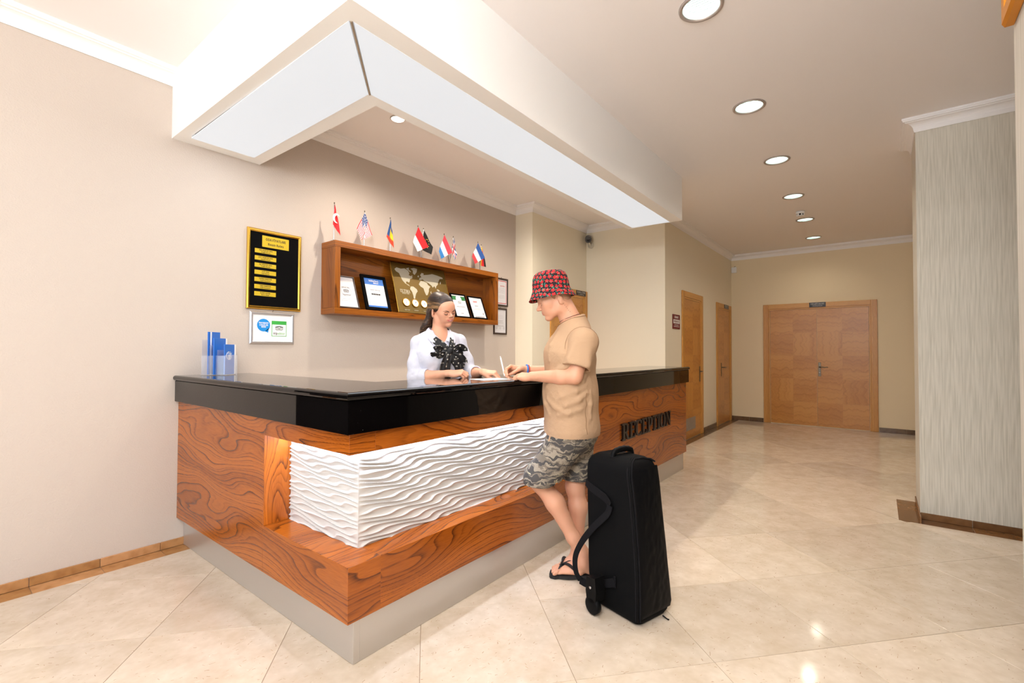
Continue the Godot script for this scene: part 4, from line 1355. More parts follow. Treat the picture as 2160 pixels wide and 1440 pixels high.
	m.tube([Vector3(0.050, 0.766, -0.184), Vector3(0.166, 0.766, -0.184)], 0.003, 6)
	obj("grip_wire", m, M.chrome, t)
	# carrying straps on the side
	var X := -0.007
	ribbon("strap", [Vector3(X + 0.01, 0.60, -0.345), Vector3(X, 0.585, -0.30), Vector3(X - 0.004, 0.557, -0.20), Vector3(X - 0.012, 0.530, -0.158)], Vector3(0, 1, -0.2), 0.042, web, t)
	ribbon("strap", [Vector3(X - 0.012, 0.530, -0.160), Vector3(X - 0.016, 0.485, -0.175), Vector3(X - 0.022, 0.395, -0.262), Vector3(X - 0.03, 0.30, -0.335), Vector3(X - 0.04, 0.215, -0.372), Vector3(X - 0.04, 0.14, -0.368), Vector3(X - 0.03, 0.10, -0.345)], Vector3(0, 0.55, 0.9), 0.036, web, t)
	ribbon("strap", [Vector3(X - 0.03, 0.10, -0.35), Vector3(X - 0.024, 0.098, -0.30), Vector3(X - 0.012, 0.125, -0.22), Vector3(X - 0.004, 0.163, -0.138)], Vector3(0, 1, 0), 0.040, web, t)
	obj("strap_patch", bx(Vector3(X - 0.003, 0.135, -0.145), Vector3(X + 0.004, 0.190, -0.132), 0.001), web, t)
	# wheel housings and wheels at the foot of the side
	for k in 2:
		var o := Node3D.new()
		o.name = numbered("wheel_unit", t)
		t.add_child(o, true)
		o.position = Vector3(-0.080, 0.0, -0.212) if k == 0 else Vector3(0.165, 0.0, -0.372)
		m = MB.new()
		m.xf = Transform3D(Basis(Vector3.FORWARD, PI / 2), Vector3(0, 0.046, 0))
		m.lathe([[0.0005, -0.016], [0.034, -0.016], [0.043, -0.012], [0.044, 0.0], [0.043, 0.012], [0.034, 0.016], [0.0005, 0.016]], 24, false)
		obj("wheel", m, rub, o)
		m = MB.new()
		m.prism(PackedVector2Array([Vector2(-0.030, 0.070), Vector2(0.0, 0.060), Vector2(0.030, 0.075), Vector2(0.036, 0.11), Vector2(0.030, 0.175), Vector2(-0.026, 0.185), Vector2(-0.034, 0.12)]), -0.016, 0.045)
		m.xf = Transform3D()
		var h := obj("housing", m, rub, o)
		h.rotation.y = PI / 2
		m = MB.new()
		m.xf = Transform3D(Basis(Vector3.FORWARD, -PI / 2), Vector3(-0.022, 0.135, 0.0))
		m.lathe([[0.0005, 0.0], [0.007, 0.0], [0.006, -0.003], [0.0005, -0.004]], 12, false)
		obj("rivet", m, M.chrome, o)


# ---------------------------------------------------------------- bodies: a smooth field of tapered bones, meshed as surface nets
class Field:
	var P := []          # each: [type, a, b, ra, rb, k, sub, extra]
	var cb := []         # bounding balls [centre, radius]

	func bone(a: Vector3, b: Vector3, ra: float, rb: float, k := 0.02, sub := false) -> void:
		P.append([0, a, b - a, ra, rb - ra, k, sub, 1.0 / maxf((b - a).length_squared(), 1e-9)])
		cb.append([(a + b) / 2, (b - a).length() / 2 + maxf(ra, rb)])

	func flat(a: Vector3, b: Vector3, ra: float, rb: float, ax: Vector3, s: float, k := 0.02, sub := false) -> void:    # wider by 1/s along ax
		P.append([1, a, b - a, ra, rb - ra, k, sub, 1.0 / maxf((b - a).length_squared(), 1e-9), ax, s - 1.0])
		cb.append([(a + b) / 2, (b - a).length() / 2 + maxf(ra, rb) / s])

	func ball(c: Vector3, r: Vector3, bs: Basis, k := 0.02, sub := false) -> void:    # ellipsoid with axes bs
		P.append([2, c, r, 0.0, 0.0, k, sub, bs.inverse()])
		cb.append([c, maxf(r.x, maxf(r.y, r.z))])

	func cut(p: Vector3, nrm: Vector3, k := 0.004) -> void:     # takes away what lies on the side of nrm
		P.append([3, p, nrm.normalized(), 0.0, 0.0, k, true, 0.0])
		cb.append([p, 100.0])

	func one(q: Array, p: Vector3) -> float:
		match q[0]:
			0:
				var d: Vector3 = p - q[1]
				var t := clampf(d.dot(q[2]) * q[7], 0.0, 1.0)
				return (d - q[2] * t).length() - (q[3] + q[4] * t)
			1:
				var d: Vector3 = p - q[1]
				var t := clampf(d.dot(q[2]) * q[7], 0.0, 1.0)
				d -= q[2] * t
				d += q[8] * (d.dot(q[8]) * q[9])
				return d.length() - (q[3] + q[4] * t)
			2:
				var d: Vector3 = q[7] * (p - q[1])
				var e: Vector3 = d / q[2]
				var k0: float = e.length()
				var k1: float = (e / q[2]).length()
				return k0 * (k0 - 1.0) / maxf(k1, 1e-6) if k0 > 0.02 else -minf(q[2].x, minf(q[2].y, q[2].z))
		return -(p - q[1]).dot(q[2])

	func at(p: Vector3, which: Array) -> float:
		var r := 1e3
		for i in which:
			var q: Array = P[i]
			var d: float
			var ty: int = q[0]
			if ty < 2:
				var v: Vector3 = p - q[1]
				v -= q[2] * clampf(v.dot(q[2]) * q[7], 0.0, 1.0)
				if ty == 1:
					d = (v + q[8] * (v.dot(q[8]) * q[9])).length() - (q[3] + q[4] * clampf((p - q[1]).dot(q[2]) * q[7], 0.0, 1.0))
				else:
					d = v.length() - (q[3] + q[4] * clampf((p - q[1]).dot(q[2]) * q[7], 0.0, 1.0))
			else:
				d = one(q, p)
			var k: float = q[5]
			if q[6]:
				var h := maxf(k - absf(r + d), 0.0)
				r = maxf(r, -d) + h * h * 0.25 / k
			else:
				var h := maxf(k - absf(r - d), 0.0)
				r = minf(r, d) - h * h * 0.25 / k
		return r

	func mesh(m: MB, cell: float, lo: Vector3, hi: Vector3, colf = null) -> void:
		var N := 7
		var nb := Vector3i(((hi - lo) / (cell * N)).ceil())
		var nx := nb.x * N + 1
		var ny := nb.y * N + 1
		var nz := nb.z * N + 1
		var val := PackedFloat32Array()
		val.resize(nx * ny * nz)
		val.fill(1.0)
		var half := cell * N * 0.8661
		var all := range(P.size())
		var live := []
		for bz in nb.z:
			for by in nb.y:
				for bx_ in nb.x:
					var c := lo + (Vector3(bx_, by, bz) + Vector3.ONE * 0.5) * cell * N
					var which := []
					for i in all:
						if (cb[i][0] - c).length() < cb[i][1] + half + P[i][5] + 0.01:
							which.append(i)
					var adds := false
					for i in which:
						adds = adds or not P[i][6]
					if not adds:
						continue
					var near := 1e3
					var ds := []
					for i in which:
						var dd := one(P[i], c)
						ds.append(dd)
						if not P[i][6]:
							near = minf(near, dd)
					var few := []
					for j in which.size():
						var i: int = which[j]
						if ds[j] < (half * 1.2 if P[i][6] else near + half * 2.2) + P[i][5] + 0.006:
							few.append(i)
					which = few
					var d0 := at(c, which)
					if absf(d0) > half * 1.3 + 0.008:
						if d0 < 0:
							for k in N + 1:
								for j in N + 1:
									var o := ((bz * N + k) * ny + by * N + j) * nx + bx_ * N
									for i in N + 1:
										val[o + i] = -1.0
						continue
					live.append(Vector3i(bx_, by, bz))
					for k in N + 1:
						for j in N + 1:
							var o := ((bz * N + k) * ny + by * N + j) * nx + bx_ * N
							for i in N + 1:
								val[o + i] = at(lo + Vector3(bx_ * N + i, by * N + j, bz * N + k) * cell, which)
		var idx := PackedInt32Array()
		idx.resize(nx * ny * nz)
		idx.fill(-1)
		var off := [0, 1, nx, nx + 1, nx * ny, nx * ny + 1, nx * ny + nx, nx * ny + nx + 1]
		var cor := []
		for q in 8:
			cor.append(Vector3(q & 1, (q >> 1) & 1, q >> 2))
		var edges := [[0, 1], [2, 3], [4, 5], [6, 7], [0, 2], [1, 3], [4, 6], [5, 7], [0, 4], [1, 5], [2, 6], [3, 7]]
		var cells := []
		for b in live:
			for k in N:
				for j in N:
					for i in N:
						var x: int = b.x * N + i
						var y: int = b.y * N + j
						var z: int = b.z * N + k
						var o := (z * ny + y) * nx + x
						var neg := 0
						for q in 8:
							if val[o + off[q]] < 0:
								neg += 1
						if neg == 0 or neg == 8:
							continue
						var s := Vector3.ZERO
						var n := 0
						for e in edges:
							var va := val[o + off[e[0]]]
							var vb := val[o + off[e[1]]]
							if (va < 0) != (vb < 0):
								s += (cor[e[0]] as Vector3).lerp(cor[e[1]], va / (va - vb))
								n += 1
						var g := Vector3(
							val[o + off[1]] + val[o + off[3]] + val[o + off[5]] + val[o + off[7]] - val[o] - val[o + off[2]] - val[o + off[4]] - val[o + off[6]],
							val[o + off[2]] + val[o + off[3]] + val[o + off[6]] + val[o + off[7]] - val[o] - val[o + off[1]] - val[o + off[4]] - val[o + off[5]],
							val[o + off[4]] + val[o + off[5]] + val[o + off[6]] + val[o + off[7]] - val[o] - val[o + off[1]] - val[o + off[2]] - val[o + off[3]])
						var p := lo + (Vector3(x, y, z) + s / n) * cell
						if colf != null:
							m.col = colf.call(p)
						idx[o] = m.put(p, g, Vector2(p.x, p.y))
						cells.append([o, x, y, z])
		for c in cells:
			var o: int = c[0]
			var v0 := val[o] < 0
			# edges that leave the low corner along x, y and z
			if c[2] > 0 and c[3] > 0 and (val[o + 1] < 0) != v0:
				quad(m, idx, o, o - nx, o - nx - nx * ny, o - nx * ny)
			if c[1] > 0 and c[3] > 0 and (val[o + nx] < 0) != v0:
				quad(m, idx, o, o - 1, o - 1 - nx * ny, o - nx * ny)
			if c[1] > 0 and c[2] > 0 and (val[o + nx * ny] < 0) != v0:
				quad(m, idx, o, o - 1, o - 1 - nx, o - nx)

	func quad(m: MB, idx: PackedInt32Array, a: int, b: int, c: int, d: int) -> void:
		if idx[a] < 0 or idx[b] < 0 or idx[c] < 0 or idx[d] < 0:
			return
		m.tri(idx[a], idx[b], idx[c])
		m.tri(idx[a], idx[c], idx[d])


class Frame:                  # a local frame: forward, up, left
	var o: Vector3
	var f: Vector3
	var u: Vector3
	var l: Vector3
	func _init(at: Vector3, fw: Vector3, up: Vector3) -> void:
		o = at
		f = fw.normalized()
		l = up.cross(f).normalized()
		u = f.cross(l)
	func p(a: float, b: float, c: float) -> Vector3:
		return o + f * a + u * b + l * c
	func b() -> Basis:
		return Basis(f, u, l)
	func inv(q: Vector3) -> Vector3:
		return Vector3((q - o).dot(f), (q - o).dot(u), (q - o).dot(l))
	func turned(yaw: float, pitch: float, roll: float) -> Frame:    # yaw to the left, pitch down, roll to the right
		var r := Frame.new(o, f, u)
		r.f = f.rotated(u, yaw)
		r.l = l.rotated(u, yaw)
		r.f = r.f.rotated(r.l, pitch)
		r.u = u.rotated(r.l, pitch)
		r.u = r.u.rotated(r.f, roll)
		r.l = r.l.rotated(r.f, roll)
		return r


func head_field(h: Frame, fem: float) -> Field:
	# origin between the ear holes; fem 0 man, 1 woman
	var F := Field.new()
	var B := h.b()
	F.ball(h.p(0.010, 0.050, 0), Vector3(0.094, 0.083, 0.074), B, 0.02)
	F.ball(h.p(0.055, 0.0, 0), Vector3(0.060 - 0.002 * fem, 0.078, 0.060 - 0.003 * fem), B, 0.03)
	F.ball(h.p(0.075, 0.055, 0), Vector3(0.036, 0.045, 0.058), B, 0.03)
	for s in [-1, 1]:
		F.bone(h.p(0.012, -0.030, s * 0.053), h.p(0.020, -0.052, s * (0.047 - 0.004 * fem)), 0.016, 0.015, 0.03)
		F.bone(h.p(0.020, -0.052, s * (0.046 - 0.004 * fem)), h.p(0.086, -0.078 + 0.002 * fem, s * (0.014 - 0.004 * fem)), 0.015, 0.0135, 0.03)
		F.ball(h.p(0.076, 0.002, s * 0.041), Vector3(0.024, 0.022, 0.022), B, 0.025)
		F.ball(h.p(0.074, -0.034, s * 0.032), Vector3(0.020 + 0.003 * fem, 0.022, 0.014 + 0.003 * fem), B, 0.03)
	F.ball(h.p(0.098 - 0.004 * fem, -0.075, 0), Vector3(0.0145, 0.014, 0.017 - 0.004 * fem), B, 0.016)
	F.bone(h.p(0.098, 0.034, -0.034), h.p(0.098, 0.034, 0.034), 0.012 - 0.002 * fem, 0.012 - 0.002 * fem, 0.018)
	F.ball(h.p(0.098, -0.036, 0), Vector3(0.017, 0.019, 0.029), B, 0.020)
	F.bone(h.p(0.1215, -0.0565, -0.008), h.p(0.1215, -0.0565, 0.008), 0.009, 0.009, 0.010, true)
	for s in [-1, 1]:      # eye sockets and the lids over the eyeballs
		F.ball(h.p(0.113, 0.014, s * 0.032), Vector3(0.013, 0.011, 0.017), B, 0.012, true)
		F.ball(h.p(0.094, 0.013, s * 0.031), Vector3(0.0125, 0.0115 + 0.001 * fem, 0.0145 + 0.002 * fem), B, 0.004)
		F.bone(h.p(0.1045, 0.0075, s * 0.020), h.p(0.101, 0.0065, s * 0.043), 0.0022, 0.002, 0.003)
	# nose
	F.bone(h.p(0.104, 0.030, 0), h.p(0.132 - 0.007 * fem, -0.004 + 0.003 * fem, 0), 0.0065, 0.0085 - 0.001 * fem, 0.010)
	F.ball(h.p(0.132 - 0.005 * fem, -0.008 + 0.004 * fem, 0), Vector3(0.0105, 0.009, 0.0098 - 0.001 * fem), B, 0.008)
	for s in [-1, 1]:
		F.ball(h.p(0.122 - 0.005 * fem, -0.012 + 0.002 * fem, s * 0.0105), Vector3(0.010, 0.0068, 0.0072), B, 0.006)
		F.ball(h.p(0.1255 - 0.003 * fem, -0.0185 + 0.002 * fem, s * 0.0062), Vector3(0.005, 0.0035, 0.0032), B, 0.003, true)
	# mouth
	var mw := 0.022 + 0.009 * fem
	for s in [-1, 1]:
		F.bone(h.p(0.1150, -0.0345, s * 0.004), h.p(0.107, -0.0375 + 0.005 * fem, s * mw), 0.0040, 0.0024, 0.006)
		F.bone(h.p(0.1135, -0.0450, 0), h.p(0.107, -0.0400 + 0.005 * fem, s * mw * 0.9), 0.0048, 0.0024, 0.006)
	F.bone(h.p(0.1200, -0.0395, -0.010), h.p(0.1200, -0.0395, 0.010), 0.0018, 0.0018, 0.003, true)
	for s in [-1, 1]:
		F.bone(h.p(0.1200, -0.0395, s * 0.010), h.p(0.109, -0.0385 + 0.005 * fem, s * mw), 0.0016, 0.0012, 0.003, true)
	# ears
	for s in [-1, 1]:
		var e := h.turned(s * 0.45, 0.15, 0)
		var eb := e.b()
		F.ball(h.p(-0.006, 0.006, s * 0.077), Vector3(0.0175, 0.030, 0.0075), eb, 0.008)
		F.ball(h.p(-0.004, -0.021, s * 0.075), Vector3(0.010, 0.011, 0.006), eb, 0.006)
		F.ball(h.p(0.000, 0.008, s * 0.0845), Vector3(0.010, 0.019, 0.0055), eb, 0.004, true)
	return F


func head_color(h: Frame, skin: Color, lip: Color, fem: float) -> Callable:
	return func(p):
		var q := h.inv(p)
		var c := skin
		if q.x > 0.100 and absf(q.z) < 0.022 + 0.008 * fem and absf(q.y + 0.0395 - 6.0 * fem * q.z * q.z) < (0.0080 - 0.001 * fem) * (1.0 - pow(absf(q.z) / (0.024 + 0.008 * fem), 2.0)) + 0.001:
			c = lip
		return c


func hand_field(F: Field, w: Frame, curl: Array, spread: float, thumb: Array, s: float, size := 1.0) -> Array:
	# w: wrist frame, forward along the palm, up out of the back of the hand; s = +1 when the thumb lies on the left of it
	# curl: per finger (index .. little) the bend at knuckle, middle and end joints
	var tips := []
	F.flat(w.p(-0.02 * size, 0.0, 0), w.p(0.015 * size, 0.0, 0), 0.019 * size, 0.017 * size, w.l, 0.72, 0.012)
	for i in 4:
		var x := (1.5 - i) * 0.0195 * s * size
		var ln: float = [0.088, 0.092, 0.087, 0.078][i] * size
		F.bone(w.p(0.012 * size, -0.001, x * 0.62), w.p(ln, 0.0, x), 0.0125 * size, 0.0105 * size, 0.013)
	F.ball(w.p(0.045 * size, -0.010 * size, 0.018 * s * size), Vector3(0.030, 0.014, 0.020) * size, w.b(), 0.012)
	F.ball(w.p(0.040 * size, -0.010 * size, -0.022 * s * size), Vector3(0.032, 0.012, 0.016) * size, w.b(), 0.012)
	for i in 4:
		var x := (1.5 - i) * 0.0195 * s * size
		var ln: float = [0.088, 0.092, 0.087, 0.078][i] * size
		var seg: Array = [[0.040, 0.025, 0.020], [0.044, 0.028, 0.021], [0.041, 0.026, 0.021], [0.032, 0.020, 0.018]][i]
		var p := w.p(ln, 0.0, x)
		var dirf := w.f.rotated(w.u, spread * (1.5 - i) * s)
		var ax := w.u.cross(dirf).normalized()
		var a := 0.0
		var r: float = [0.0095, 0.0098, 0.0093, 0.0082][i] * size
		for j in 3:
			a += curl[i][j]
			var d := dirf.rotated(ax, a)
			var q: Vector3 = p + d * seg[j] * size
			F.bone(p, q, r * (1.0 - 0.06 * j), r * (0.94 - 0.09 * j), 0.0045)
			p = q
		tips.append(p)
	# thumb, out of the side of the palm: base, first joint, second joint, tip
	for k in 3:
		F.bone(w.p(thumb[k][0] * size, thumb[k][1] * size, thumb[k][2] * s * size), w.p(thumb[k + 1][0] * size, thumb[k + 1][1] * size, thumb[k + 1][2] * s * size), [0.0155, 0.0115, 0.0100][k] * size, [0.0115, 0.0100, 0.0078][k] * size, [0.012, 0.006, 0.005][k])
	tips.append(w.p(thumb[3][0] * size, thumb[3][1] * size, thumb[3][2] * s * size))
	return tips


func foot_field(F: Field, a: Frame, s: float) -> void:
	# a: on the sole under the ankle, forward to the toes; s = +1 when the big toe lies on the left
	F.bone(a.p(0.0, 0.11, 0), a.p(0.0, 0.075, 0), 0.036, 0.036, 0.03)
	F.ball(a.p(0.0, 0.082, 0.033), Vector3(0.014, 0.014, 0.010), a.b(), 0.015)
	F.ball(a.p(0.0, 0.074, -0.033), Vector3(0.014, 0.014, 0.010), a.b(), 0.015)
	F.ball(a.p(-0.035, 0.030, 0), Vector3(0.036, 0.031, 0.031), a.b(), 0.03)
	F.flat(a.p(0.0, 0.060, 0), a.p(0.115, 0.026, 0.004 * s), 0.034, 0.021, a.l, 0.66, 0.03)
	F.flat(a.p(0.02, 0.020, -0.008 * s), a.p(0.125, 0.016, 0.0), 0.020, 0.016, a.l, 0.46, 0.02)
	var toes := [[0.180, 0.030, 0.0125], [0.178, 0.008, 0.0092], [0.168, -0.010, 0.0085], [0.156, -0.026, 0.008], [0.142, -0.040, 0.008]]
	for t in toes:
		var base := a.p(t[0] - 0.055, 0.020, t[1] * s * 0.92)
		var mid := a.p(t[0] - 0.018, 0.020, t[1] * s)
		F.bone(base, mid, t[2] * 1.05, t[2], 0.008)
		F.bone(mid, a.p(t[0], 0.0135, t[1] * s), t[2], t[2] * 0.95, 0.004)


func build_people() -> void:
	build_man()
	build_woman()


# ---------------------------------------------------------------- the guest
func ell(c: Vector3, ax1: Vector3, ax2: Vector3, r1: float, r2: float, n: int, a0 := 0.0, a1 := TAU) -> Array:
	var r := []
	for i in n:
		var a := lerpf(a0, a1, float(i) / n)
		r.append(c + ax1 * cos(a) * r1 + ax2 * sin(a) * r2)
	return r


func build_man() -> void:
	var t := thing("person", "man in red floral bucket hat, tan t-shirt and camouflage shorts writing at the desk", "person", Vector3(1.40, 0, 0.33))
	var W := Frame.new(Vector3.ZERO, Vector3(-0.5, 0, -0.866), Vector3.UP)
	var S = M.skin
	# joints
	var hip_l := W.p(0.10, 0.90, 0.09)
	var hip_r := W.p(0.08, 0.90, -0.09)
	var knee_l := W.p(0.300, 0.535, 0.085)
	var ank_l := W.p(0.045, 0.125, 0.075)
	var knee_r := W.p(0.10, 0.475, -0.055)
	var ank_r := W.p(0.082, 0.10, -0.020)
	var pel := W.p(0.10, 0.95, 0)
	var waist := W.p(0.12, 1.10, 0)
	var chest := W.p(0.13, 1.30, 0)
	var neck0 := W.p(0.100, 1.455, 0.0)
	var sh_l := W.p(0.055, 1.338, 0.170)
	var sh_r := W.p(0.10, 1.345, -0.170)
	var el_l := W.p(0.100, 1.150, 0.225)
	var wr_l := W.p(0.345, 1.143, 0.105)
	var el_r := W.p(0.19, 1.145, -0.215)
	var wr_r := W.p(0.425, 1.172, -0.105)
	var H := Frame.new(W.p(0.198, 1.590, 0), W.f, W.u).turned(0.06, 0.38, 0.0)
	# ---- body
	var m := MB.new()
	m.col = M.skin_lin
	var B := Field.new()
	B.flat(pel, waist, 0.105, 0.100, W.l, 0.66, 0.05)
	B.flat(waist, chest, 0.100, 0.110, W.l, 0.64, 0.06)
	B.bone(sh_l, sh_r, 0.062, 0.062, 0.06)
	B.bone(neck0 - W.u * 0.06, H.p(-0.012, -0.02, 0), 0.058, 0.053, 0.03)
	B.bone(W.p(0.085, 1.42, 0.04), sh_l, 0.045, 0.05, 0.03)
	B.bone(W.p(0.085, 1.42, -0.04), sh_r, 0.045, 0.05, 0.03)
	for a in [[sh_l, el_l, wr_l], [sh_r, el_r, wr_r]]:
		B.bone(a[0], a[1], 0.054, 0.040, 0.02)
		B.bone(a[1], (a[1] as Vector3).lerp(a[2], 0.30), 0.039, 0.043, 0.02)
		B.bone((a[1] as Vector3).lerp(a[2], 0.30), a[2], 0.043, 0.027, 0.02)
	for a in [[hip_l, knee_l, ank_l], [hip_r, knee_r, ank_r]]:
		B.bone(a[0], a[1], 0.088, 0.053, 0.03)
		var kn: Vector3 = a[1]
		var an: Vector3 = a[2]
		var shin := (an - kn).normalized()
		var back := -(W.f - shin * W.f.dot(shin)).normalized()
		B.bone(kn, kn.lerp(an, 0.30) + back * 0.014, 0.050, 0.052, 0.03)
		B.bone(kn.lerp(an, 0.30) + back * 0.014, kn.lerp(an, 0.75), 0.052, 0.036, 0.03)
		B.bone(kn.lerp(an, 0.75), an, 0.036, 0.034, 0.03)
	B.mesh(m, 0.011, W.p(0.20, 0.75, 0) - Vector3(0.52, 0.78, 0.52), W.p(0.20, 0.75, 0) + Vector3(0.52, 0.80, 0.52))
	# head and neck
	var HF := head_field(H, 0.0)
	HF.bone(H.p(-0.016, -0.01, 0), neck0 - W.u * 0.02, 0.055, 0.058, 0.03)
	for s in [-1, 1]:
		HF.bone(H.p(-0.02, -0.03, 0.05 * s), W.p(0.17, 1.455, 0.012 * s), 0.010, 0.010, 0.03)
	HF.mesh(m, 0.0042, H.o - Vector3(0.17, 0.19, 0.17), H.o + Vector3(0.17, 0.16, 0.17), head_color(H, M.skin_lin, lin(214, 136, 116), 0.0))
	m.col = M.skin_lin
	# hands: the left lies flat on the paper, the right holds the pen
	var hl := Frame.new(wr_l, W.p(0.475, 1.142, 0.035) - wr_l, Vector3(0.10, 1, 0.12))
	hl = hl.turned(0.0, 0.0, -0.45)
	var LF := Field.new()
	LF.bone(wr_l - (wr_l - el_l).normalized() * 0.05, wr_l, 0.0295, 0.027, 0.01)
	hand_field(LF, hl, [[0.30, 0.50, 0.35], [0.36, 0.55, 0.35], [0.42, 0.60, 0.4], [0.48, 0.6, 0.4]], 0.05, [[0.012, -0.008, 0.022], [0.045, -0.020, 0.042], [0.078, -0.026, 0.046], [0.103, -0.030, 0.038]], -1.0)
	LF.mesh(m, 0.0032, hl.p(0.06, 0, 0) - Vector3.ONE * 0.145, hl.p(0.06, 0, 0) + Vector3.ONE * 0.145)
	var pen_tip := W.p(0.522, 1.1245, -0.030)
	var pen_top := W.p(0.556, 1.256, -0.050)
	var pd := (pen_top - pen_tip).normalized()
	var hr := Frame.new(wr_r, W.p(0.505, 1.178, -0.062) - wr_r, Vector3(0, 1, 0) - W.l * 0.9)
	var RF := Field.new()
	RF.bone(wr_r - (wr_r - el_r).normalized() * 0.05, wr_r, 0.0290, 0.0265, 0.01)
	hand_field(RF, hr, [[0.65, 0.75, 0.35], [0.80, 0.95, 0.5], [0.95, 1.1, 0.7], [1.05, 1.2, 0.8]], 0.04, [[0.012, -0.008, 0.020], [0.044, -0.030, 0.036], [0.074, -0.046, 0.030], [0.098, -0.052, 0.014]], 1.0)
	RF.mesh(m, 0.0032, hr.p(0.06, 0, 0) - Vector3.ONE * 0.145, hr.p(0.06, 0, 0) + Vector3.ONE * 0.145)
	# feet
	var fr := Frame.new(Vector3(ank_r.x, 0.014, ank_r.z), Vector3(-0.86, 0, -0.42), Vector3.UP)
	var FR := Field.new()
	foot_field(FR, fr, 1.0)
	FR.bone(ank_r, ank_r.lerp(knee_r, 0.2), 0.037, 0.039, 0.02)
	FR.mesh(m, 0.005, fr.p(0.05, 0.07, 0) - Vector3(0.17, 0.10, 0.17), fr.p(0.05, 0.07, 0) + Vector3(0.17, 0.10, 0.17))
	var fl := Frame.new(Vector3(ank_l.x, 0.024, ank_l.z), Vector3(-0.40, -0.06, -0.86), Vector3.UP)
	var FL := Field.new()
	foot_field(FL, fl, -1.0)
	FL.bone(ank_l, ank_l.lerp(knee_l, 0.2), 0.037, 0.039, 0.02)
	FL.mesh(m, 0.005, fl.p(0.05, 0.07, 0) - Vector3(0.17, 0.10, 0.17), fl.p(0.05, 0.07, 0) + Vector3(0.17, 0.10, 0.17))
	obj("body", m, S, t)
	# face details
	m = MB.new()
	for s in [-1, 1]:
		m.tube([H.p(0.108, 0.033, s * 0.016), H.p(0.1085, 0.038, s * 0.032), H.p(0.098, 0.035, s * 0.050)], [0.0030, 0.0034, 0.0014], 6, 0.7)
	obj("eyebrows", m, M.brow, t)
	m = MB.new()
	for s in [-1, 1]:
		m.tube([H.p(0.1055, 0.0085, s * 0.018), H.p(0.108, 0.0055, s * 0.031), H.p(0.101, 0.0075, s * 0.0455)], [0.0008, 0.0013, 0.0006], 5)
	obj("eyelashes", m, M.brow, t)
	# cropped hair below the hat
	m = MB.new()
	var HR := Field.new()
	HR.ball(H.p(0.008, 0.050, 0), Vector3(0.0965, 0.086, 0.0775), H.b(), 0.01)
	HR.ball(H.p(-0.025, -0.005, 0), Vector3(0.046, 0.048, 0.058), H.b(), 0.03)
	HR.cut(H.p(0.030, -0.005, 0), H.f + H.u * -0.35, 0.01)
	HR.cut(H.p(-0.02, -0.035, 0), -H.u - H.f * 0.1, 0.01)
	for s in [-1, 1]:
		HR.ball(H.p(-0.004, 0.000, s * 0.080), Vector3(0.024, 0.034, 0.022), H.b(), 0.004, true)
	HR.mesh(m, 0.005, H.o - Vector3.ONE * 0.15, H.o + Vector3.ONE * 0.16)
	obj("hair", m, M.hair_short, t)
	# ---- hat: crown and sloping brim in one cloth, with stitched seam
	var hat := Node3D.new()
	hat.name = "bucket_hat"
	t.add_child(hat)
	hat.set_meta("label", "red and green floral bucket hat")
	var HT := Frame.new(W.p(0.250, 1.634, 0.0), W.f, W.u).turned(0.0, 0.12, 0.0)
	var prof := [[0.139, -0.031], [0.1365, -0.0295], [0.122, -0.004], [0.112, 0.016], [0.1085, 0.026], [0.1065, 0.060], [0.101, 0.092], [0.091, 0.114], [0.074, 0.128], [0.040, 0.134], [0.0008, 0.135]]
	var rings := []
	for p in prof:
		var ring := []
		for i in 44:
			var a := TAU * i / 44
			var rr: float = p[0] * (1.0 + 0.012 * sin(3.0 * a + p[1] * 20.0))
			var dip := -0.008 * maxf(0.0, cos(a)) * clampf((0.03 - p[1]) / 0.06, 0, 1) + 0.004 * sin(4.0 * a) * clampf((0.03 - p[1]) / 0.06, 0, 1)
			ring.append(HT.p(cos(a) * rr * 1.03 - 0.012, p[1] + dip, sin(a) * rr * 0.86))
		rings.append(ring)
	var inner := []
	for k in [0, 2, 3]:
		var ring := []
		for q in rings[k]:
			var v: Vector3 = HT.inv(q)
			ring.append(HT.p((v.x + 0.012) * 0.965 - 0.012, v.y + 0.002, v.z * 0.965))
		inner.push_front(ring)
	m = MB.new()
	m.strip(inner + rings, true, true, false)
	obj("hat_cloth", m, M.floral, hat)
	m = MB.new()
	var seam: Array = rings[4].map(func(q): return q)
	seam.append(seam[0])
	m.tube(seam, 0.0007, 5)
	obj("hat_seam", m, M.seam_dark, hat)
	# ---- t-shirt
	m = MB.new()
	var T := Field.new()
	T.flat(W.p(0.118, 0.84, 0), W.p(0.128, 1.05, 0), 0.166, 0.150, W.l, 0.80, 0.05)
	T.flat(W.p(0.128, 1.05, 0), W.p(0.130, 1.27, 0), 0.150, 0.142, W.l, 0.72, 0.06)
	T.flat(W.p(0.130, 1.27, 0), W.p(0.112, 1.375, 0), 0.140, 0.100, W.l, 0.66, 0.06)
	T.bone(W.p(0.100, 1.425, 0.03), sh_l + W.u * 0.004, 0.070, 0.066, 0.05)
	T.bone(W.p(0.100, 1.425, -0.03), sh_r + W.u * 0.004, 0.070, 0.066, 0.05)
	T.bone(neck0 - W.u * 0.05, neck0 + W.u * 0.028 + W.f * 0.012, 0.085, 0.072, 0.03)
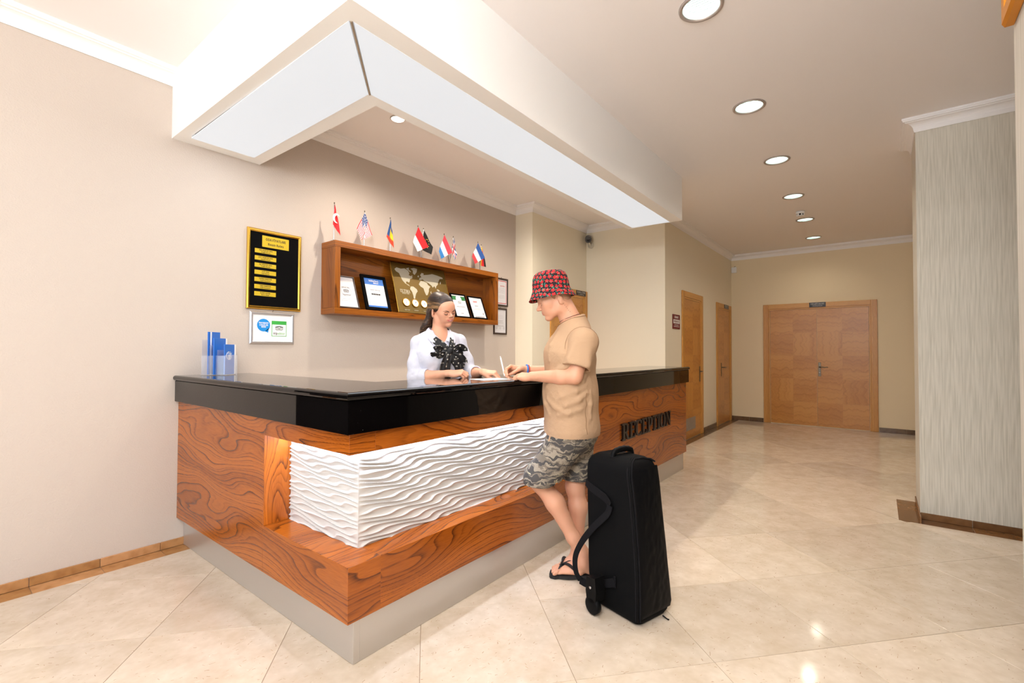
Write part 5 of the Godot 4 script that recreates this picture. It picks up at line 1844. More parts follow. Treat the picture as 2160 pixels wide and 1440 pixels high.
	# soft folds
	for q in [[0.10, 1.22, 0.21, 0.23, 1.17, 0.14, 0.010], [0.12, 1.25, 0.20, 0.25, 1.08, 0.12, 0.009], [0.02, 1.10, 0.2, 0.17, 1.04, 0.2, 0.009], [0.01, 1.06, 0.2, 0.15, 0.99, 0.2, 0.008], [0.0, 1.16, 0.2, 0.10, 1.10, 0.2, 0.010], [0.06, 0.97, 0.2, 0.20, 0.93, 0.2, 0.008], [0.25, 0.93, 0.14, 0.28, 1.05, 0.08, 0.009], [0.0, 0.92, 0.16, 0.01, 1.06, 0.16, 0.008], [0.18, 1.36, 0.09, 0.22, 1.24, 0.14, 0.007], [0.24, 1.02, 0.13, 0.15, 0.95, 0.18, 0.008], [0.06, 1.30, 0.18, 0.16, 1.20, 0.18, 0.008]]:
		var e := hug(T, [W.p(q[0], q[1], q[2]), W.p((q[0] + q[3]) / 2, (q[1] + q[4]) / 2, (q[2] + q[5]) / 2), W.p(q[3], q[4], q[5])], -0.001)
		T.bone(e[0], e[1], q[6] * 0.25, q[6] * 0.7, 0.024)
		T.bone(e[1], e[2], q[6] * 0.7, q[6] * 0.2, 0.024)
	# openings: neck and hem
	T.cut(W.p(0.10, 0.808, 0), Vector3.DOWN + W.f * 0.06 - W.l * 0.10, 0.003)
	T.flat(W.p(0.118, 0.70, 0), W.p(0.118, 0.80, 0), 0.150, 0.148, W.l, 0.80, 0.01, true)
	T.bone(neck0 + W.u * 0.005 + W.f * 0.012, neck0 + W.u * 0.16 + W.f * 0.06, 0.0605, 0.078, 0.006, true)
	T.cut(W.p(0.10, 1.488, 0), Vector3.UP * 0.90 + W.f * 0.42, 0.004)
	T.mesh(m, 0.0095, W.p(0.12, 1.16, 0) - Vector3(0.36, 0.36, 0.36), W.p(0.12, 1.16, 0) + Vector3(0.36, 0.36, 0.36))
	# sleeves, set in at the shoulder seam
	for a in [[sh_l, el_l, 1.0], [sh_r, el_r, -1.0]]:
		var d: Vector3 = (a[1] - a[0]).normalized()
		var SL := Field.new()
		var hem: Vector3 = a[0] + d * 0.152
		SL.flat(a[0] + W.u * 0.002, hem + d * 0.03 + W.f * 0.004, 0.073, 0.072, W.f, 0.90, 0.03)
		SL.bone(a[0] + W.u * 0.004 - W.l * a[2] * 0.05, a[0], 0.070, 0.072, 0.04)
		SL.bone(a[0] + W.f * 0.05 + d * 0.10 + W.l * a[2] * 0.05, a[0] + W.f * 0.03 + d * 0.02 + W.l * a[2] * 0.055, 0.010, 0.008, 0.03)
		SL.bone(a[0] - W.f * 0.05 + d * 0.13 + W.l * a[2] * 0.045, a[0] - W.f * 0.035 + d * 0.03 + W.l * a[2] * 0.05, 0.012, 0.008, 0.03)
		SL.cut(hem, d, 0.003)
		SL.flat(hem - d * 0.025, hem + d * 0.05, 0.056, 0.058, W.f, 0.90, 0.006, true)
		SL.mesh(m, 0.007, a[0] + d * 0.06 - Vector3.ONE * 0.18, a[0] + d * 0.06 + Vector3.ONE * 0.18)
		T.P.append_array(SL.P.slice(0, 2))
		T.cb.append_array(SL.cb.slice(0, 2))
	var shirt := obj("t_shirt", m, M.tan, t)
	# seams of the shirt: sleeve seam and side seam, laid on the cloth
	m = MB.new()
	var d0 := (el_l - sh_l).normalized()
	var sp := []
	for i in 17:
		var a := lerpf(-0.35, PI + 0.45, i / 16.0)
		var c := sh_l - W.l * 0.004 - W.u * 0.022
		sp.append(c + (W.f * cos(a) * 0.082 + W.u * sin(a) * 0.083) + W.l * (0.030 - 0.012 * sin(a)))
	sp = hug(T, sp, 0.0005)
	m.tube(sp, 0.0010, 5)
	obj("sleeve_seam", m, M.tan_dark, shirt)
	m = MB.new()
	sp = []
	for i in 14:
		sp.append(W.p(0.035 - 0.012 * i / 13.0 + 0.004 * sin(i * 1.3), lerpf(1.06, 0.83, i / 13.0), 0.19))
	sp = hug(T, sp, 0.0005)
	m.tube(sp, 0.0016, 5)
	obj("side_seam", m, M.tan_dark, shirt)
	m = MB.new()
	sp = []
	for i in 33:
		var a := TAU * i / 32
		sp.append(neck0 + W.u * 0.012 + W.f * 0.020 + (W.f * cos(a) + W.l * sin(a)) * 0.0845 - W.u * (0.032 * cos(a)))
	sp = hug(T, sp, 0.0004)
	m.tube(sp, 0.0018, 5)
	obj("collar_seam", m, M.tan_dark, shirt)
	# cord round the neck
	m = MB.new()
	sp = []
	for i in 33:
		var a := TAU * i / 32
		sp.append(neck0 + W.u * 0.034 + W.f * 0.024 + (W.f * cos(a) * 1.02 + W.l * sin(a)) * 0.0700 - W.u * (0.030 * cos(a)))
	m.tube(hug(HF, sp, 0.0016), 0.0014, 5)
	obj("neck_cord", m, M.cord, t)
	# small marks tattooed behind the ear
	m = MB.new()
	for i in 6:
		var a := H.p(-0.016 - 0.0035 * i, -0.030 - 0.0120 * i, 0.066 - 0.004 * i)
		sp = hug(HF, [a, a + H.f * 0.002 - H.u * 0.004], 0.0003)
		m.tube(sp, 0.0010, 5)
	obj("tattoo", m, M.ink, t)
	# ---- shorts
	m = MB.new()
	var K := Field.new()
	K.flat(W.p(0.10, 0.955, 0), W.p(0.095, 0.83, 0), 0.125, 0.135, W.l, 0.78, 0.04)
	K.bone(W.p(0.105, 0.845, 0.085), knee_l.lerp(hip_l, 0.06), 0.108, 0.098, 0.05)
	K.bone(knee_l.lerp(hip_l, 0.06), knee_l + (ank_l - knee_l) * 0.02, 0.098, 0.092, 0.04)
	K.bone(W.p(0.085, 0.83, -0.085), knee_r - W.u * 0.07, 0.108, 0.083, 0.035)
	for q in [[0.19, 0.70, 0.13, 0.27, 0.66, 0.11, 0.014], [0.17, 0.62, 0.12, 0.30, 0.60, 0.15, 0.012], [0.16, 0.74, 0.05, 0.24, 0.80, 0.10, 0.012], [0.20, 0.58, 0.10, 0.28, 0.56, 0.16, 0.012], [0.12, 0.66, 0.03, 0.20, 0.70, 0.12, 0.012]]:
		K.bone(W.p(q[0], q[1], q[2]), W.p(q[3], q[4], q[5]), q[6], q[6] * 0.8, 0.03)
	var dl := (ank_l - knee_l).normalized()
	K.cut(knee_l + dl * 0.012, dl + W.f * 0.55 - W.u * 0.35, 0.003)
	K.bone(knee_l.lerp(hip_l, 0.16), knee_l + dl * 0.12, 0.083, 0.088, 0.008, true)
	K.cut(knee_r - W.u * 0.078, Vector3.DOWN + W.f * 0.02, 0.003)
	K.bone(knee_r + W.u * 0.01, knee_r - W.u * 0.15, 0.072, 0.075, 0.008, true)
	K.mesh(m, 0.009, W.p(0.15, 0.74, 0) - Vector3(0.36, 0.38, 0.36), W.p(0.15, 0.74, 0) + Vector3(0.36, 0.26, 0.36))
	var shorts := obj("shorts", m, M.camo, t)
	m = MB.new()
	sp = []
	for i in 10:
		sp.append(W.p(0.085 - 0.03 * i / 9.0, lerpf(0.80, 0.56, i / 9.0), 0.25))
	m.tube(hug(K, sp, 0.0004), 0.0016, 5)
	obj("side_seam", m, M.camo_dark, shorts)
	m = MB.new()
	m.tube(hug(K, [W.p(0.21, 0.83, 0.12), W.p(0.215, 0.80, 0.122), W.p(0.215, 0.765, 0.122)], 0.002), 0.005, 6, 0.5)
	obj("belt_loop", m, M.tan, shorts)
	# ---- flip-flops
	for k in 2:
		var f: Frame = [fr, fl][k]
		var s: float = [1.0, -1.0][k]
		var ff := Node3D.new()
		ff.name = numbered("flip_flop", t)
		t.add_child(ff, true)
		var out := PackedVector2Array()
		for p in [[-0.075, 0.0], [-0.066, 0.026], [-0.03, 0.034], [0.04, 0.034], [0.10, 0.050], [0.15, 0.052], [0.185, 0.042], [0.200, 0.020], [0.196, 0.0], [0.175, -0.028], [0.14, -0.050], [0.09, -0.052], [0.02, -0.038], [-0.04, -0.034], [-0.066, -0.024]]:
			out.append(Vector2(p[0], p[1] * s))
		m = MB.new()
		m.prism(out, -0.013, 0.003)
		var inn := PackedVector2Array()
		for p in out:
			inn.append(Vector2(0.06 + (p.x - 0.06) * 0.985, p.y * 0.97))
		m.prism(inn, 0.003, 0.006)
		for i in m.v.size():
			m.v[i] = f.p(m.v[i].x, m.v[i].z, m.v[i].y)
			m.n[i] = f.b() * Vector3(m.n[i].x, m.n[i].z, m.n[i].y)
		obj("sole", m, M.rubber, ff)
		for e in [-1, 1]:
			var pts := [f.p(0.150, 0.008, 0.018 * s), f.p(0.140, 0.036, 0.018 * s), f.p(0.108, 0.056, e * 0.016 + 0.014 * s), f.p(0.070, 0.056, e * 0.040 + 0.003 * s), f.p(0.034, 0.026, e * 0.046), f.p(0.022, 0.002, e * 0.040)]
			ribbon("strap", hug([FR, FL][k], pts, 0.004, 2, 4), f.l + f.f * 0.8, 0.020, M.rubber, ff, 0.005)
	# ---- wristbands
	for q in [[0.90, M.blue, 0.0052], [0.86, M.red, 0.003]]:
		m = MB.new()
		var c := el_r.lerp(wr_r, q[0])
		var dd := (wr_r - el_r).normalized()
		var ax1 := dd.cross(Vector3.UP).normalized()
		var rg := ell(c, ax1, dd.cross(ax1), 0.0315, 0.0315, 24)
		rg.append(rg[0])
		m.tube(rg, q[2], 8)
		obj("wristband", m, q[1], t)
	# ---- the pen, held in the right hand
	var pen := thing("pen", "white ballpoint pen in the man's right hand", "pen", t.position + pen_tip)
	m = MB.new()
	m.tube([pd * 0.001, pd * 0.014], [0.0007, 0.0032], 10)
	obj("tip", m, M.chrome, pen)
	m = MB.new()
	m.tube([pd * 0.014, pd * 0.02, pd * 0.125, pd * 0.128], [0.0036, 0.0046, 0.0046, 0.003], 12)
	obj("barrel", m, M.white, pen)
	m = MB.new()
	m.tube([pd * 0.128, pd * 0.138], [0.0022, 0.0018], 8)
	obj("button", m, M.white, pen)


func hug(F: Field, pts: Array, lift: float, from := 0, to := -1) -> Array:
	# lays a line of points onto the surface of a field
	var all := range(F.P.size())
	var r := []
	for i in pts.size():
		var p: Vector3 = pts[i]
		if i >= from and (to < 0 or i < to):
			for it in 5:
				var d := F.at(p, all)
				var e := 0.002
				var g := Vector3(F.at(p + Vector3(e, 0, 0), all) - d, F.at(p + Vector3(0, e, 0), all) - d, F.at(p + Vector3(0, 0, e), all) - d) / e
				if g.length() < 0.2:
					break
				p -= g.normalized() * clampf(d - lift, -0.03, 0.03)
		r.append(p)
	return r


# ---------------------------------------------------------------- the receptionist
func build_woman() -> void:
	var t := thing("person", "smiling woman with long brown hair, white blouse and black dotted bow behind the desk", "person", Vector3(1.10, 0, -0.66))
	var W := Frame.new(Vector3.ZERO, Vector3(-0.421, 0, 0.907), Vector3.UP)
	var sh_r := W.p(-0.005, 1.338, -0.134)
	var sh_l := W.p(-0.005, 1.352, 0.148)
	var el_r := W.p(0.035, 1.115, -0.165)
	var wr_r := W.p(0.238, 1.147, -0.005)
	var el_l := W.p(0.060, 1.135, 0.200)
	var wr_l := W.p(0.270, 1.152, 0.215)
	var neck0 := W.p(-0.005, 1.395, 0.006)
	var H := Frame.new(W.p(-0.004, 1.545, 0.022), W.f, W.u).turned(0.34, 0.24, 0.17)
	var m := MB.new()
	m.col = M.skin_lin_f
	var B := Field.new()
	B.flat(W.p(-0.01, 0.92, 0), W.p(0.0, 1.08, 0), 0.100, 0.085, W.l, 0.70, 0.05)
	B.flat(W.p(0.0, 1.08, 0), W.p(0.0, 1.28, 0), 0.085, 0.092, W.l, 0.68, 0.05)
	B.bone(W.p(-0.005, 1.37, 0), sh_r, 0.045, 0.042, 0.04)
	B.bone(W.p(-0.005, 1.37, 0), sh_l, 0.045, 0.042, 0.04)
	B.bone(neck0 - W.u * 0.06, H.p(-0.015, -0.02, 0), 0.052, 0.046, 0.04)
	for a in [[sh_r, el_r, wr_r], [sh_l, el_l, wr_l]]:
		B.bone(a[0], a[1], 0.042, 0.035, 0.02)
		B.bone(a[1], (a[1] as Vector3).lerp(a[2], 0.35), 0.035, 0.036, 0.02)
		B.bone((a[1] as Vector3).lerp(a[2], 0.35), a[2], 0.036, 0.0225, 0.02)
	for s in [-1, 1]:
		B.bone(W.p(-0.01, 0.88, 0.085 * s), W.p(0.0, 0.48, 0.075 * s), 0.085, 0.052, 0.03)
		B.bone(W.p(0.0, 0.48, 0.075 * s), W.p(-0.02, 0.10, 0.075 * s), 0.054, 0.034, 0.03)
		B.flat(W.p(-0.03, 0.05, 0.075 * s), W.p(0.13, 0.03, 0.085 * s), 0.035, 0.022, W.l, 0.75, 0.03)
	B.mesh(m, 0.012, W.p(0.08, 0.76, 0) - Vector3(0.42, 0.78, 0.42), W.p(0.08, 0.76, 0) + Vector3(0.42, 0.80, 0.42))
	var hx := Transform3D(Basis.IDENTITY.scaled(Vector3.ONE * 0.88), H.o * 0.12)      # a smaller head, about its centre
	m.xf = hx
	var HF := head_field(H, 1.0)
	HF.bone(H.p(-0.018, -0.01, 0), neck0 - W.u * 0.02, 0.046, 0.051, 0.03)
	HF.mesh(m, 0.0040, H.o - Vector3(0.165, 0.20, 0.165), H.o + Vector3(0.165, 0.165, 0.165), head_color(H, M.skin_lin_f, lin(200, 104, 98), 1.0))
	m.xf = Transform3D.IDENTITY
	m.col = M.skin_lin_f
	# both hands rest on the counter, loosely closed
	var hr := Frame.new(wr_r, W.p(0.285, 1.160, 0.085) - wr_r, Vector3(-0.25, 1, 0.45)).turned(0.0, 0.06, 0.0)
	var RF := Field.new()
	RF.bone(wr_r - (wr_r - el_r).normalized() * 0.05, wr_r, 0.0250, 0.0225, 0.01)
	hand_field(RF, hr, [[0.60, 0.95, 0.7], [0.70, 1.10, 0.75], [0.80, 1.15, 0.8], [0.90, 1.15, 0.8]], 0.03, [[0.012, -0.008, 0.020], [0.046, -0.024, 0.034], [0.072, -0.036, 0.028], [0.090, -0.042, 0.016]], 1.0, 0.88)
	RF.mesh(m, 0.0030, hr.p(0.055, 0, 0) - Vector3.ONE * 0.125, hr.p(0.055, 0, 0) + Vector3.ONE * 0.125)
	var hl := Frame.new(wr_l, W.p(0.325, 1.156, 0.262) - wr_l, Vector3(-0.2, 1, 0.3)).turned(0.0, 0.10, 0.0)
	var LF := Field.new()
	LF.bone(wr_l - (wr_l - el_l).normalized() * 0.05, wr_l, 0.0250, 0.0225, 0.01)
	hand_field(LF, hl, [[0.70, 1.0, 0.7], [0.80, 1.10, 0.8], [0.90, 1.15, 0.8], [0.95, 1.15, 0.8]], 0.03, [[0.012, -0.008, 0.020], [0.046, -0.024, 0.034], [0.074, -0.034, 0.030], [0.094, -0.038, 0.020]], -1.0, 0.88)
	LF.mesh(m, 0.0030, hl.p(0.055, 0, 0) - Vector3.ONE * 0.125, hl.p(0.055, 0, 0) + Vector3.ONE * 0.125)
	obj("body", m, M.skin, t)
	# face details
	m = MB.new()
	for s in [-1, 1]:
		m.tube(hug(HF, [H.p(0.108, 0.030, s * 0.013), H.p(0.110, 0.0345, s * 0.024), H.p(0.106, 0.037, s * 0.038), H.p(0.092, 0.031, s * 0.053)], 0.0008), [0.0032, 0.0042, 0.0036, 0.0014], 6, 0.6)
	obj("eyebrows", m, M.brow, t).transform = hx
	m = MB.new()
	for s in [-1, 1]:
		m.tube([H.p(0.1045, 0.0095, s * 0.0175), H.p(0.1085, 0.0062, s * 0.026), H.p(0.1070, 0.0058, s * 0.036), H.p(0.0995, 0.0088, s * 0.0490), H.p(0.0965, 0.0120, s * 0.0540)], [0.0009, 0.0022, 0.0026, 0.0022, 0.0006], 6)
	obj("eyelashes", m, M.lash, t).transform = hx
	m = MB.new()
	m.tube([H.p(0.1165, -0.0388, -0.014), H.p(0.1190, -0.0402, 0), H.p(0.1165, -0.0388, 0.014)], [0.0006, 0.0014, 0.0006], 6)
	obj("teeth", m, M.white, t).transform = hx
	# ---- hair
	m = MB.new()
	var R := Field.new()
	var HB := H.b()
	R.ball(H.p(-0.003, 0.062, 0), Vector3(0.108, 0.090, 0.084), HB, 0.02)
	R.ball(H.p(-0.050, 0.075, 0), Vector3(0.070, 0.075, 0.072), HB, 0.03)
	R.ball(H.p(-0.060, 0.000, 0), Vector3(0.055, 0.085, 0.074), HB, 0.03)
	# the fall down the back, to the right shoulder
	R.flat(H.p(-0.070, -0.02, 0), H.p(-0.090, -0.13, -0.03), 0.036, 0.032, H.l, 0.52, 0.04)
	R.flat(H.p(-0.090, -0.13, -0.03), H.p(-0.14, -0.30, -0.03), 0.032, 0.024, H.l, 0.40, 0.04)
	R.bone(H.p(-0.035, 0.005, -0.070), H.p(-0.060, -0.09, -0.092), 0.022, 0.022, 0.03)
	R.bone(H.p(-0.060, -0.09, -0.092), H.p(-0.090, -0.20, -0.118), 0.022, 0.016, 0.03)
	R.bone(H.p(-0.035, 0.005, 0.066), H.p(-0.060, -0.10, 0.085), 0.022, 0.022, 0.03)
	R.bone(H.p(-0.060, -0.10, 0.085), H.p(-0.10, -0.22, 0.085), 0.022, 0.018, 0.03)
	# free the face: hairline high on the brow, sweeping back over the ears
	R.cut(H.p(0.104, 0.072, 0), H.f - H.u * 0.8, 0.012)
	for s in [-1, 1]:
		R.ball(H.p(0.092, -0.012, s * 0.050), Vector3(0.058, 0.064, 0.044), HB, 0.008, true)
		R.ball(H.p(-0.002, -0.004, s * 0.090), Vector3(0.023, 0.036, 0.030), HB, 0.008, true)
		R.ball(H.p(0.02, -0.065, s * 0.040), Vector3(0.05, 0.05, 0.045), HB, 0.012, true)
	var nz := noise(14.0, 3, 2)
	var colh := func(p):
		var q := H.inv(p)
		var a: float = q.y - 0.35 * q.x + 0.1 * absf(q.z)
		var k: float = nz.get_noise_2d(a * 9.0, q.x * 0.8 + q.z * 0.3)
		var c: Color = (M.hair_dark as Color).lerp(M.hair_mid, clampf(0.30 + 0.7 * k, 0, 1))
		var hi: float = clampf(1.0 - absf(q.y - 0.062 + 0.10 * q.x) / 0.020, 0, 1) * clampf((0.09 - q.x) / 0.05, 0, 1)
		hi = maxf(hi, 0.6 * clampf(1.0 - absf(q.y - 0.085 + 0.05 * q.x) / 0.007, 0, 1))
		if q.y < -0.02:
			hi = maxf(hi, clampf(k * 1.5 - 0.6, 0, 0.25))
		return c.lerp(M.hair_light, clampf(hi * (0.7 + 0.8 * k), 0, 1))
	R.mesh(m, 0.0056, H.o + Vector3(0, -0.09, -0.02) - Vector3(0.20, 0.27, 0.20), H.o + Vector3(0, -0.09, -0.02) + Vector3(0.20, 0.27, 0.20), colh)
	obj("hair", m, M.hair_vc, t).transform = hx
	# combed locks laid over the hair, front to back
	m = MB.new()
	for s in [-1, 1]:
		for i in 26:
			var y := 0.012 + 0.0042 * i
			var pts := []
			for k in 8:
				var x := 0.078 - 0.029 * k - 0.0006 * i
				pts.append(H.p(x + 0.010 * i / 26.0, y + 0.010 * sin(k * 0.45) - 0.005 * k + 0.012 * clampf(1.0 - k / 3.0, 0, 1), s * (0.074 - 0.0024 * maxf(0, i - 13))))
			pts = hug(R, pts, -0.0002)
			var kk := nz.get_noise_2d(i * 11.0, s * 7.0)
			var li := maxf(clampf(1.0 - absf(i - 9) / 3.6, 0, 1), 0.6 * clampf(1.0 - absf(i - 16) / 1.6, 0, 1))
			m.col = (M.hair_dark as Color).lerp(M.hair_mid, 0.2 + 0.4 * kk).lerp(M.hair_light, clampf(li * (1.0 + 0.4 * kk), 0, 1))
			m.tube(pts, [0.0006, 0.0018, 0.0026, 0.0028, 0.0028, 0.0026, 0.0022, 0.0010], 6, 0.45)
	obj("hair_locks", m, M.hair_vc, t).transform = hx
	# ---- blouse
	m = MB.new()
	var T := Field.new()
	T.flat(W.p(-0.005, 0.92, 0), W.p(0.005, 1.09, 0), 0.118, 0.108, W.l, 0.72, 0.05)
	T.flat(W.p(0.005, 1.09, 0), W.p(0.000, 1.27, 0), 0.108, 0.108, W.l, 0.70, 0.05)
	T.flat(W.p(0.000, 1.27, 0), W.p(-0.004, 1.345, 0.004), 0.104, 0.072, W.l, 0.62, 0.05)
	for s in [-1, 1]:
		T.ball(W.p(0.085, 1.235, 0.070 * s), Vector3(0.056, 0.068, 0.064), W.b(), 0.05)
	T.bone(W.p(-0.008, 1.385, -0.03), sh_r + W.u * 0.004, 0.050, 0.044, 0.04)
	T.bone(W.p(-0.008, 1.385, 0.03), sh_l + W.u * 0.004, 0.050, 0.044, 0.04)
	for q in [[0.10, 1.10, -0.10, 0.115, 1.20, -0.05, 0.012], [0.09, 1.12, 0.11, 0.11, 1.22, 0.06, 0.012], [0.05, 1.20, -0.135, 0.08, 1.29, -0.11, 0.010], [0.05, 1.20, 0.145, 0.08, 1.30, 0.115, 0.010]]:
		T.bone(W.p(q[0], q[1], q[2]), W.p(q[3], q[4], q[5]), q[6], q[6] * 0.6, 0.03)
	T.bone(W.p(0.00, 1.45, 0.006), W.p(0.030, 1.40, 0.006), 0.060, 0.045, 0.006, true)
	T.bone(W.p(0.030, 1.40, 0.006), W.p(0.120, 1.335, 0.008), 0.045, 0.012, 0.006, true)
	T.mesh(m, 0.0095, W.p(0.02, 1.16, 0) - Vector3(0.30, 0.28, 0.30), W.p(0.02, 1.16, 0) + Vector3(0.30, 0.30, 0.30))
	for a in [[sh_r, el_r, wr_r, -1.0], [sh_l, el_l, wr_l, 1.0]]:
		var SL := Field.new()
		var d: Vector3 = (a[2] - a[1]).normalized()
		var cuff: Vector3 = a[1] + d * 0.105
		SL.bone(a[0] - W.l * a[3] * 0.03, a[0], 0.044, 0.045, 0.03)
		SL.bone(a[0], (a[0] as Vector3).lerp(a[1], 0.6) + W.l * a[3] * 0.006, 0.045, 0.045, 0.03)
		SL.bone((a[0] as Vector3).lerp(a[1], 0.6) + W.l * a[3] * 0.006, a[1] + W.u * 0.004, 0.047, 0.048, 0.03)
		SL.bone(a[1] + W.u * 0.004, cuff, 0.048, 0.045, 0.02)
		SL.bone(cuff - d * 0.035, cuff + d * 0.01, 0.0495, 0.0485, 0.006)
		var up: Vector3 = (a[0] - a[1]).normalized()
		for q in [[0.04, 0.042, 0.011], [0.075, 0.041, 0.010], [0.13, 0.042, 0.009]]:
			SL.bone(a[1] + up * q[0] + W.f * q[1] * 0.9 - W.l * 0.02, a[1] + up * (q[0] + 0.03) + W.l * a[3] * q[1] * 0.8, q[2], q[2] * 0.6, 0.022)
		SL.cut(cuff, d, 0.003)
		SL.bone(cuff - d * 0.02, cuff + d * 0.04, 0.0375, 0.0375, 0.005, true)
		SL.mesh(m, 0.007, ((a[0] + a[1] + cuff) as Vector3) / 3 - Vector3.ONE * 0.24, ((a[0] + a[1] + cuff) as Vector3) / 3 + Vector3.ONE * 0.24)
	var blouse := obj("blouse", m, M.shirt_white, t)
	# pointed collar
	for s in [-1, 1]:
		m = MB.new()
		var e := [W.p(-0.062, 1.430, 0.006 + 0.008 * s), W.p(-0.02, 1.440, 0.006 + 0.062 * s), W.p(0.045, 1.405, 0.006 + 0.056 * s), W.p(0.092, 1.352, 0.006 + 0.012 * s)]
		var o := [W.p(-0.085, 1.405, 0.006 + 0.012 * s), W.p(-0.03, 1.400, 0.006 + 0.088 * s), W.p(0.055, 1.370, 0.006 + 0.092 * s), W.p(0.108, 1.315, 0.006 + 0.062 * s)]
		var g := func(u, v, off):
			var q: float = u * 2.9999
			var i := int(q)
			var f: float = q - i
			var a: Vector3 = (e[i] as Vector3).cubic_interpolate(e[i + 1], e[maxi(i - 1, 0)], e[mini(i + 2, 3)], f)
			var b: Vector3 = (o[i] as Vector3).cubic_interpolate(o[i + 1], o[maxi(i - 1, 0)], o[mini(i + 2, 3)], f)
			return a.lerp(b, v) + W.u * (0.007 * sin(PI * v)) + (W.f * 0.5 + W.u * 0.4 + W.l * 0.5 * s) * (off + 0.003)
		m.grid(18, 6, func(u, v): return g.call(u, v, 0.004), float(s))
		m.grid(18, 6, func(u, v): return g.call(u, v, 0.0), -float(s))
		obj("collar", m, M.shirt_white, blouse)
	# ---- black dotted scarf tied in a bow
	var bow := Node3D.new()
	bow.name = "scarf_bow"
	t.add_child(bow)
	bow.set_meta("label", "black scarf with white dots tied in a bow")
	var kn := W.p(0.150, 1.283, 0.028)
	for s in [-1, 1]:
		var top := W.p(0.082, 1.362, 0.006 + 0.066 * s)
		scarf("scarf_band", [top, (top + kn) / 2 + W.f * 0.014, kn], [0.050, 0.050, 0.030], W.l * 0.72 - W.u * 0.68 * s, bow, 0.008)
	m = MB.new()
	var KF := Field.new()
	KF.ball(kn, Vector3(0.017, 0.022, 0.020), W.b(), 0.01)
	KF.bone(kn + W.u * 0.012 + W.l * 0.012, kn - W.u * 0.012 - W.l * 0.006, 0.012, 0.012, 0.008)
	KF.mesh(m, 0.004, kn - Vector3.ONE * 0.05, kn + Vector3.ONE * 0.05)
	obj("knot", m, M.dots, bow)
	var loops := [[[0.155, 1.295, -0.02], [0.165, 1.300, -0.055], [0.150, 1.276, -0.072], [0.150, 1.262, -0.040], [0.152, 1.272, 0.0]], [[0.155, 1.290, 0.05], [0.165, 1.312, 0.085], [0.155, 1.290, 0.118], [0.150, 1.262, 0.085], [0.150, 1.272, 0.045]], [[0.15, 1.272, 0.04], [0.165, 1.255, 0.085], [0.160, 1.215, 0.115], [0.148, 1.200, 0.080], [0.148, 1.250, 0.035]]]
	for q in loops:
		scarf("bow_loop", q.map(func(p): return W.p(p[0], p[1], p[2])), [0.028, 0.050, 0.062, 0.052, 0.028], W.f * 0.35 + W.u * 0.75 + W.l * 0.35, bow, 0.003)
	scarf("bow_tail", [kn, W.p(0.160, 1.240, 0.010), W.p(0.152, 1.180, -0.004), W.p(0.148, 1.115, 0.000)], [0.030, 0.058, 0.070, 0.074], W.l, bow, 0.003)
	scarf("bow_tail", [kn, W.p(0.158, 1.235, 0.060), W.p(0.154, 1.195, 0.085), W.p(0.150, 1.165, 0.098)], [0.026, 0.050, 0.062, 0.060], W.l * 0.8 + W.u * 0.5, bow, 0.003)
	# dark skirt and shoes below the counter
	m = MB.new()
	var K := Field.new()
	K.flat(W.p(-0.01, 0.98, 0), W.p(-0.01, 0.84, 0), 0.112, 0.130, W.l, 0.72, 0.04)
	K.flat(W.p(-0.01, 0.84, 0), W.p(0.0, 0.46, 0), 0.130, 0.095, W.l, 0.68, 0.04)
	K.cut(W.p(0, 0.46, 0), Vector3.DOWN, 0.004)
	K.mesh(m, 0.012, W.p(0, 0.72, 0) - Vector3(0.26, 0.36, 0.26), W.p(0, 0.72, 0) + Vector3(0.26, 0.36, 0.26))
	obj("skirt", m, M.rubber, t)


func scarf(called: String, pts: Array, wid: Array, wd: Vector3, parent: Node3D, lift: float) -> void:
	# a gathered band of thin cloth along a path, lightly pleated across
	var path := []
	var ws := []
	for i in pts.size() - 1:
		for k in 7:
			path.append((pts[i] as Vector3).cubic_interpolate(pts[i + 1], pts[maxi(i - 1, 0)], pts[mini(i + 2, pts.size() - 1)], k / 7.0))
			ws.append(lerpf(wid[i], wid[i + 1], k / 7.0))
	path.append(pts[-1])
	ws.append(wid[-1])
	var n := path.size() - 1
	var m := MB.new()
	var surf := func(u, v, off):
		var i: int = mini(int(v * n), n)
		var tg: Vector3 = (path[mini(i + 1, n)] - path[maxi(i - 1, 0)]).normalized()
		var a := (wd - tg * wd.dot(tg)).normalized()
		var b := tg.cross(a)
		return path[i] + a * (u - 0.5) * ws[i] + b * (off + 0.0022 * sin(u * 13.0 + v * 3.0) + 0.006 * (0.25 - pow(u - 0.5, 2.0)))
	m.grid(14, n, func(u, v): return surf.call(u, v, 0.0008))
	m.grid(14, n, func(u, v): return surf.call(u, v, -0.0008), -1.0)
	obj(called, m, M.dots, parent)

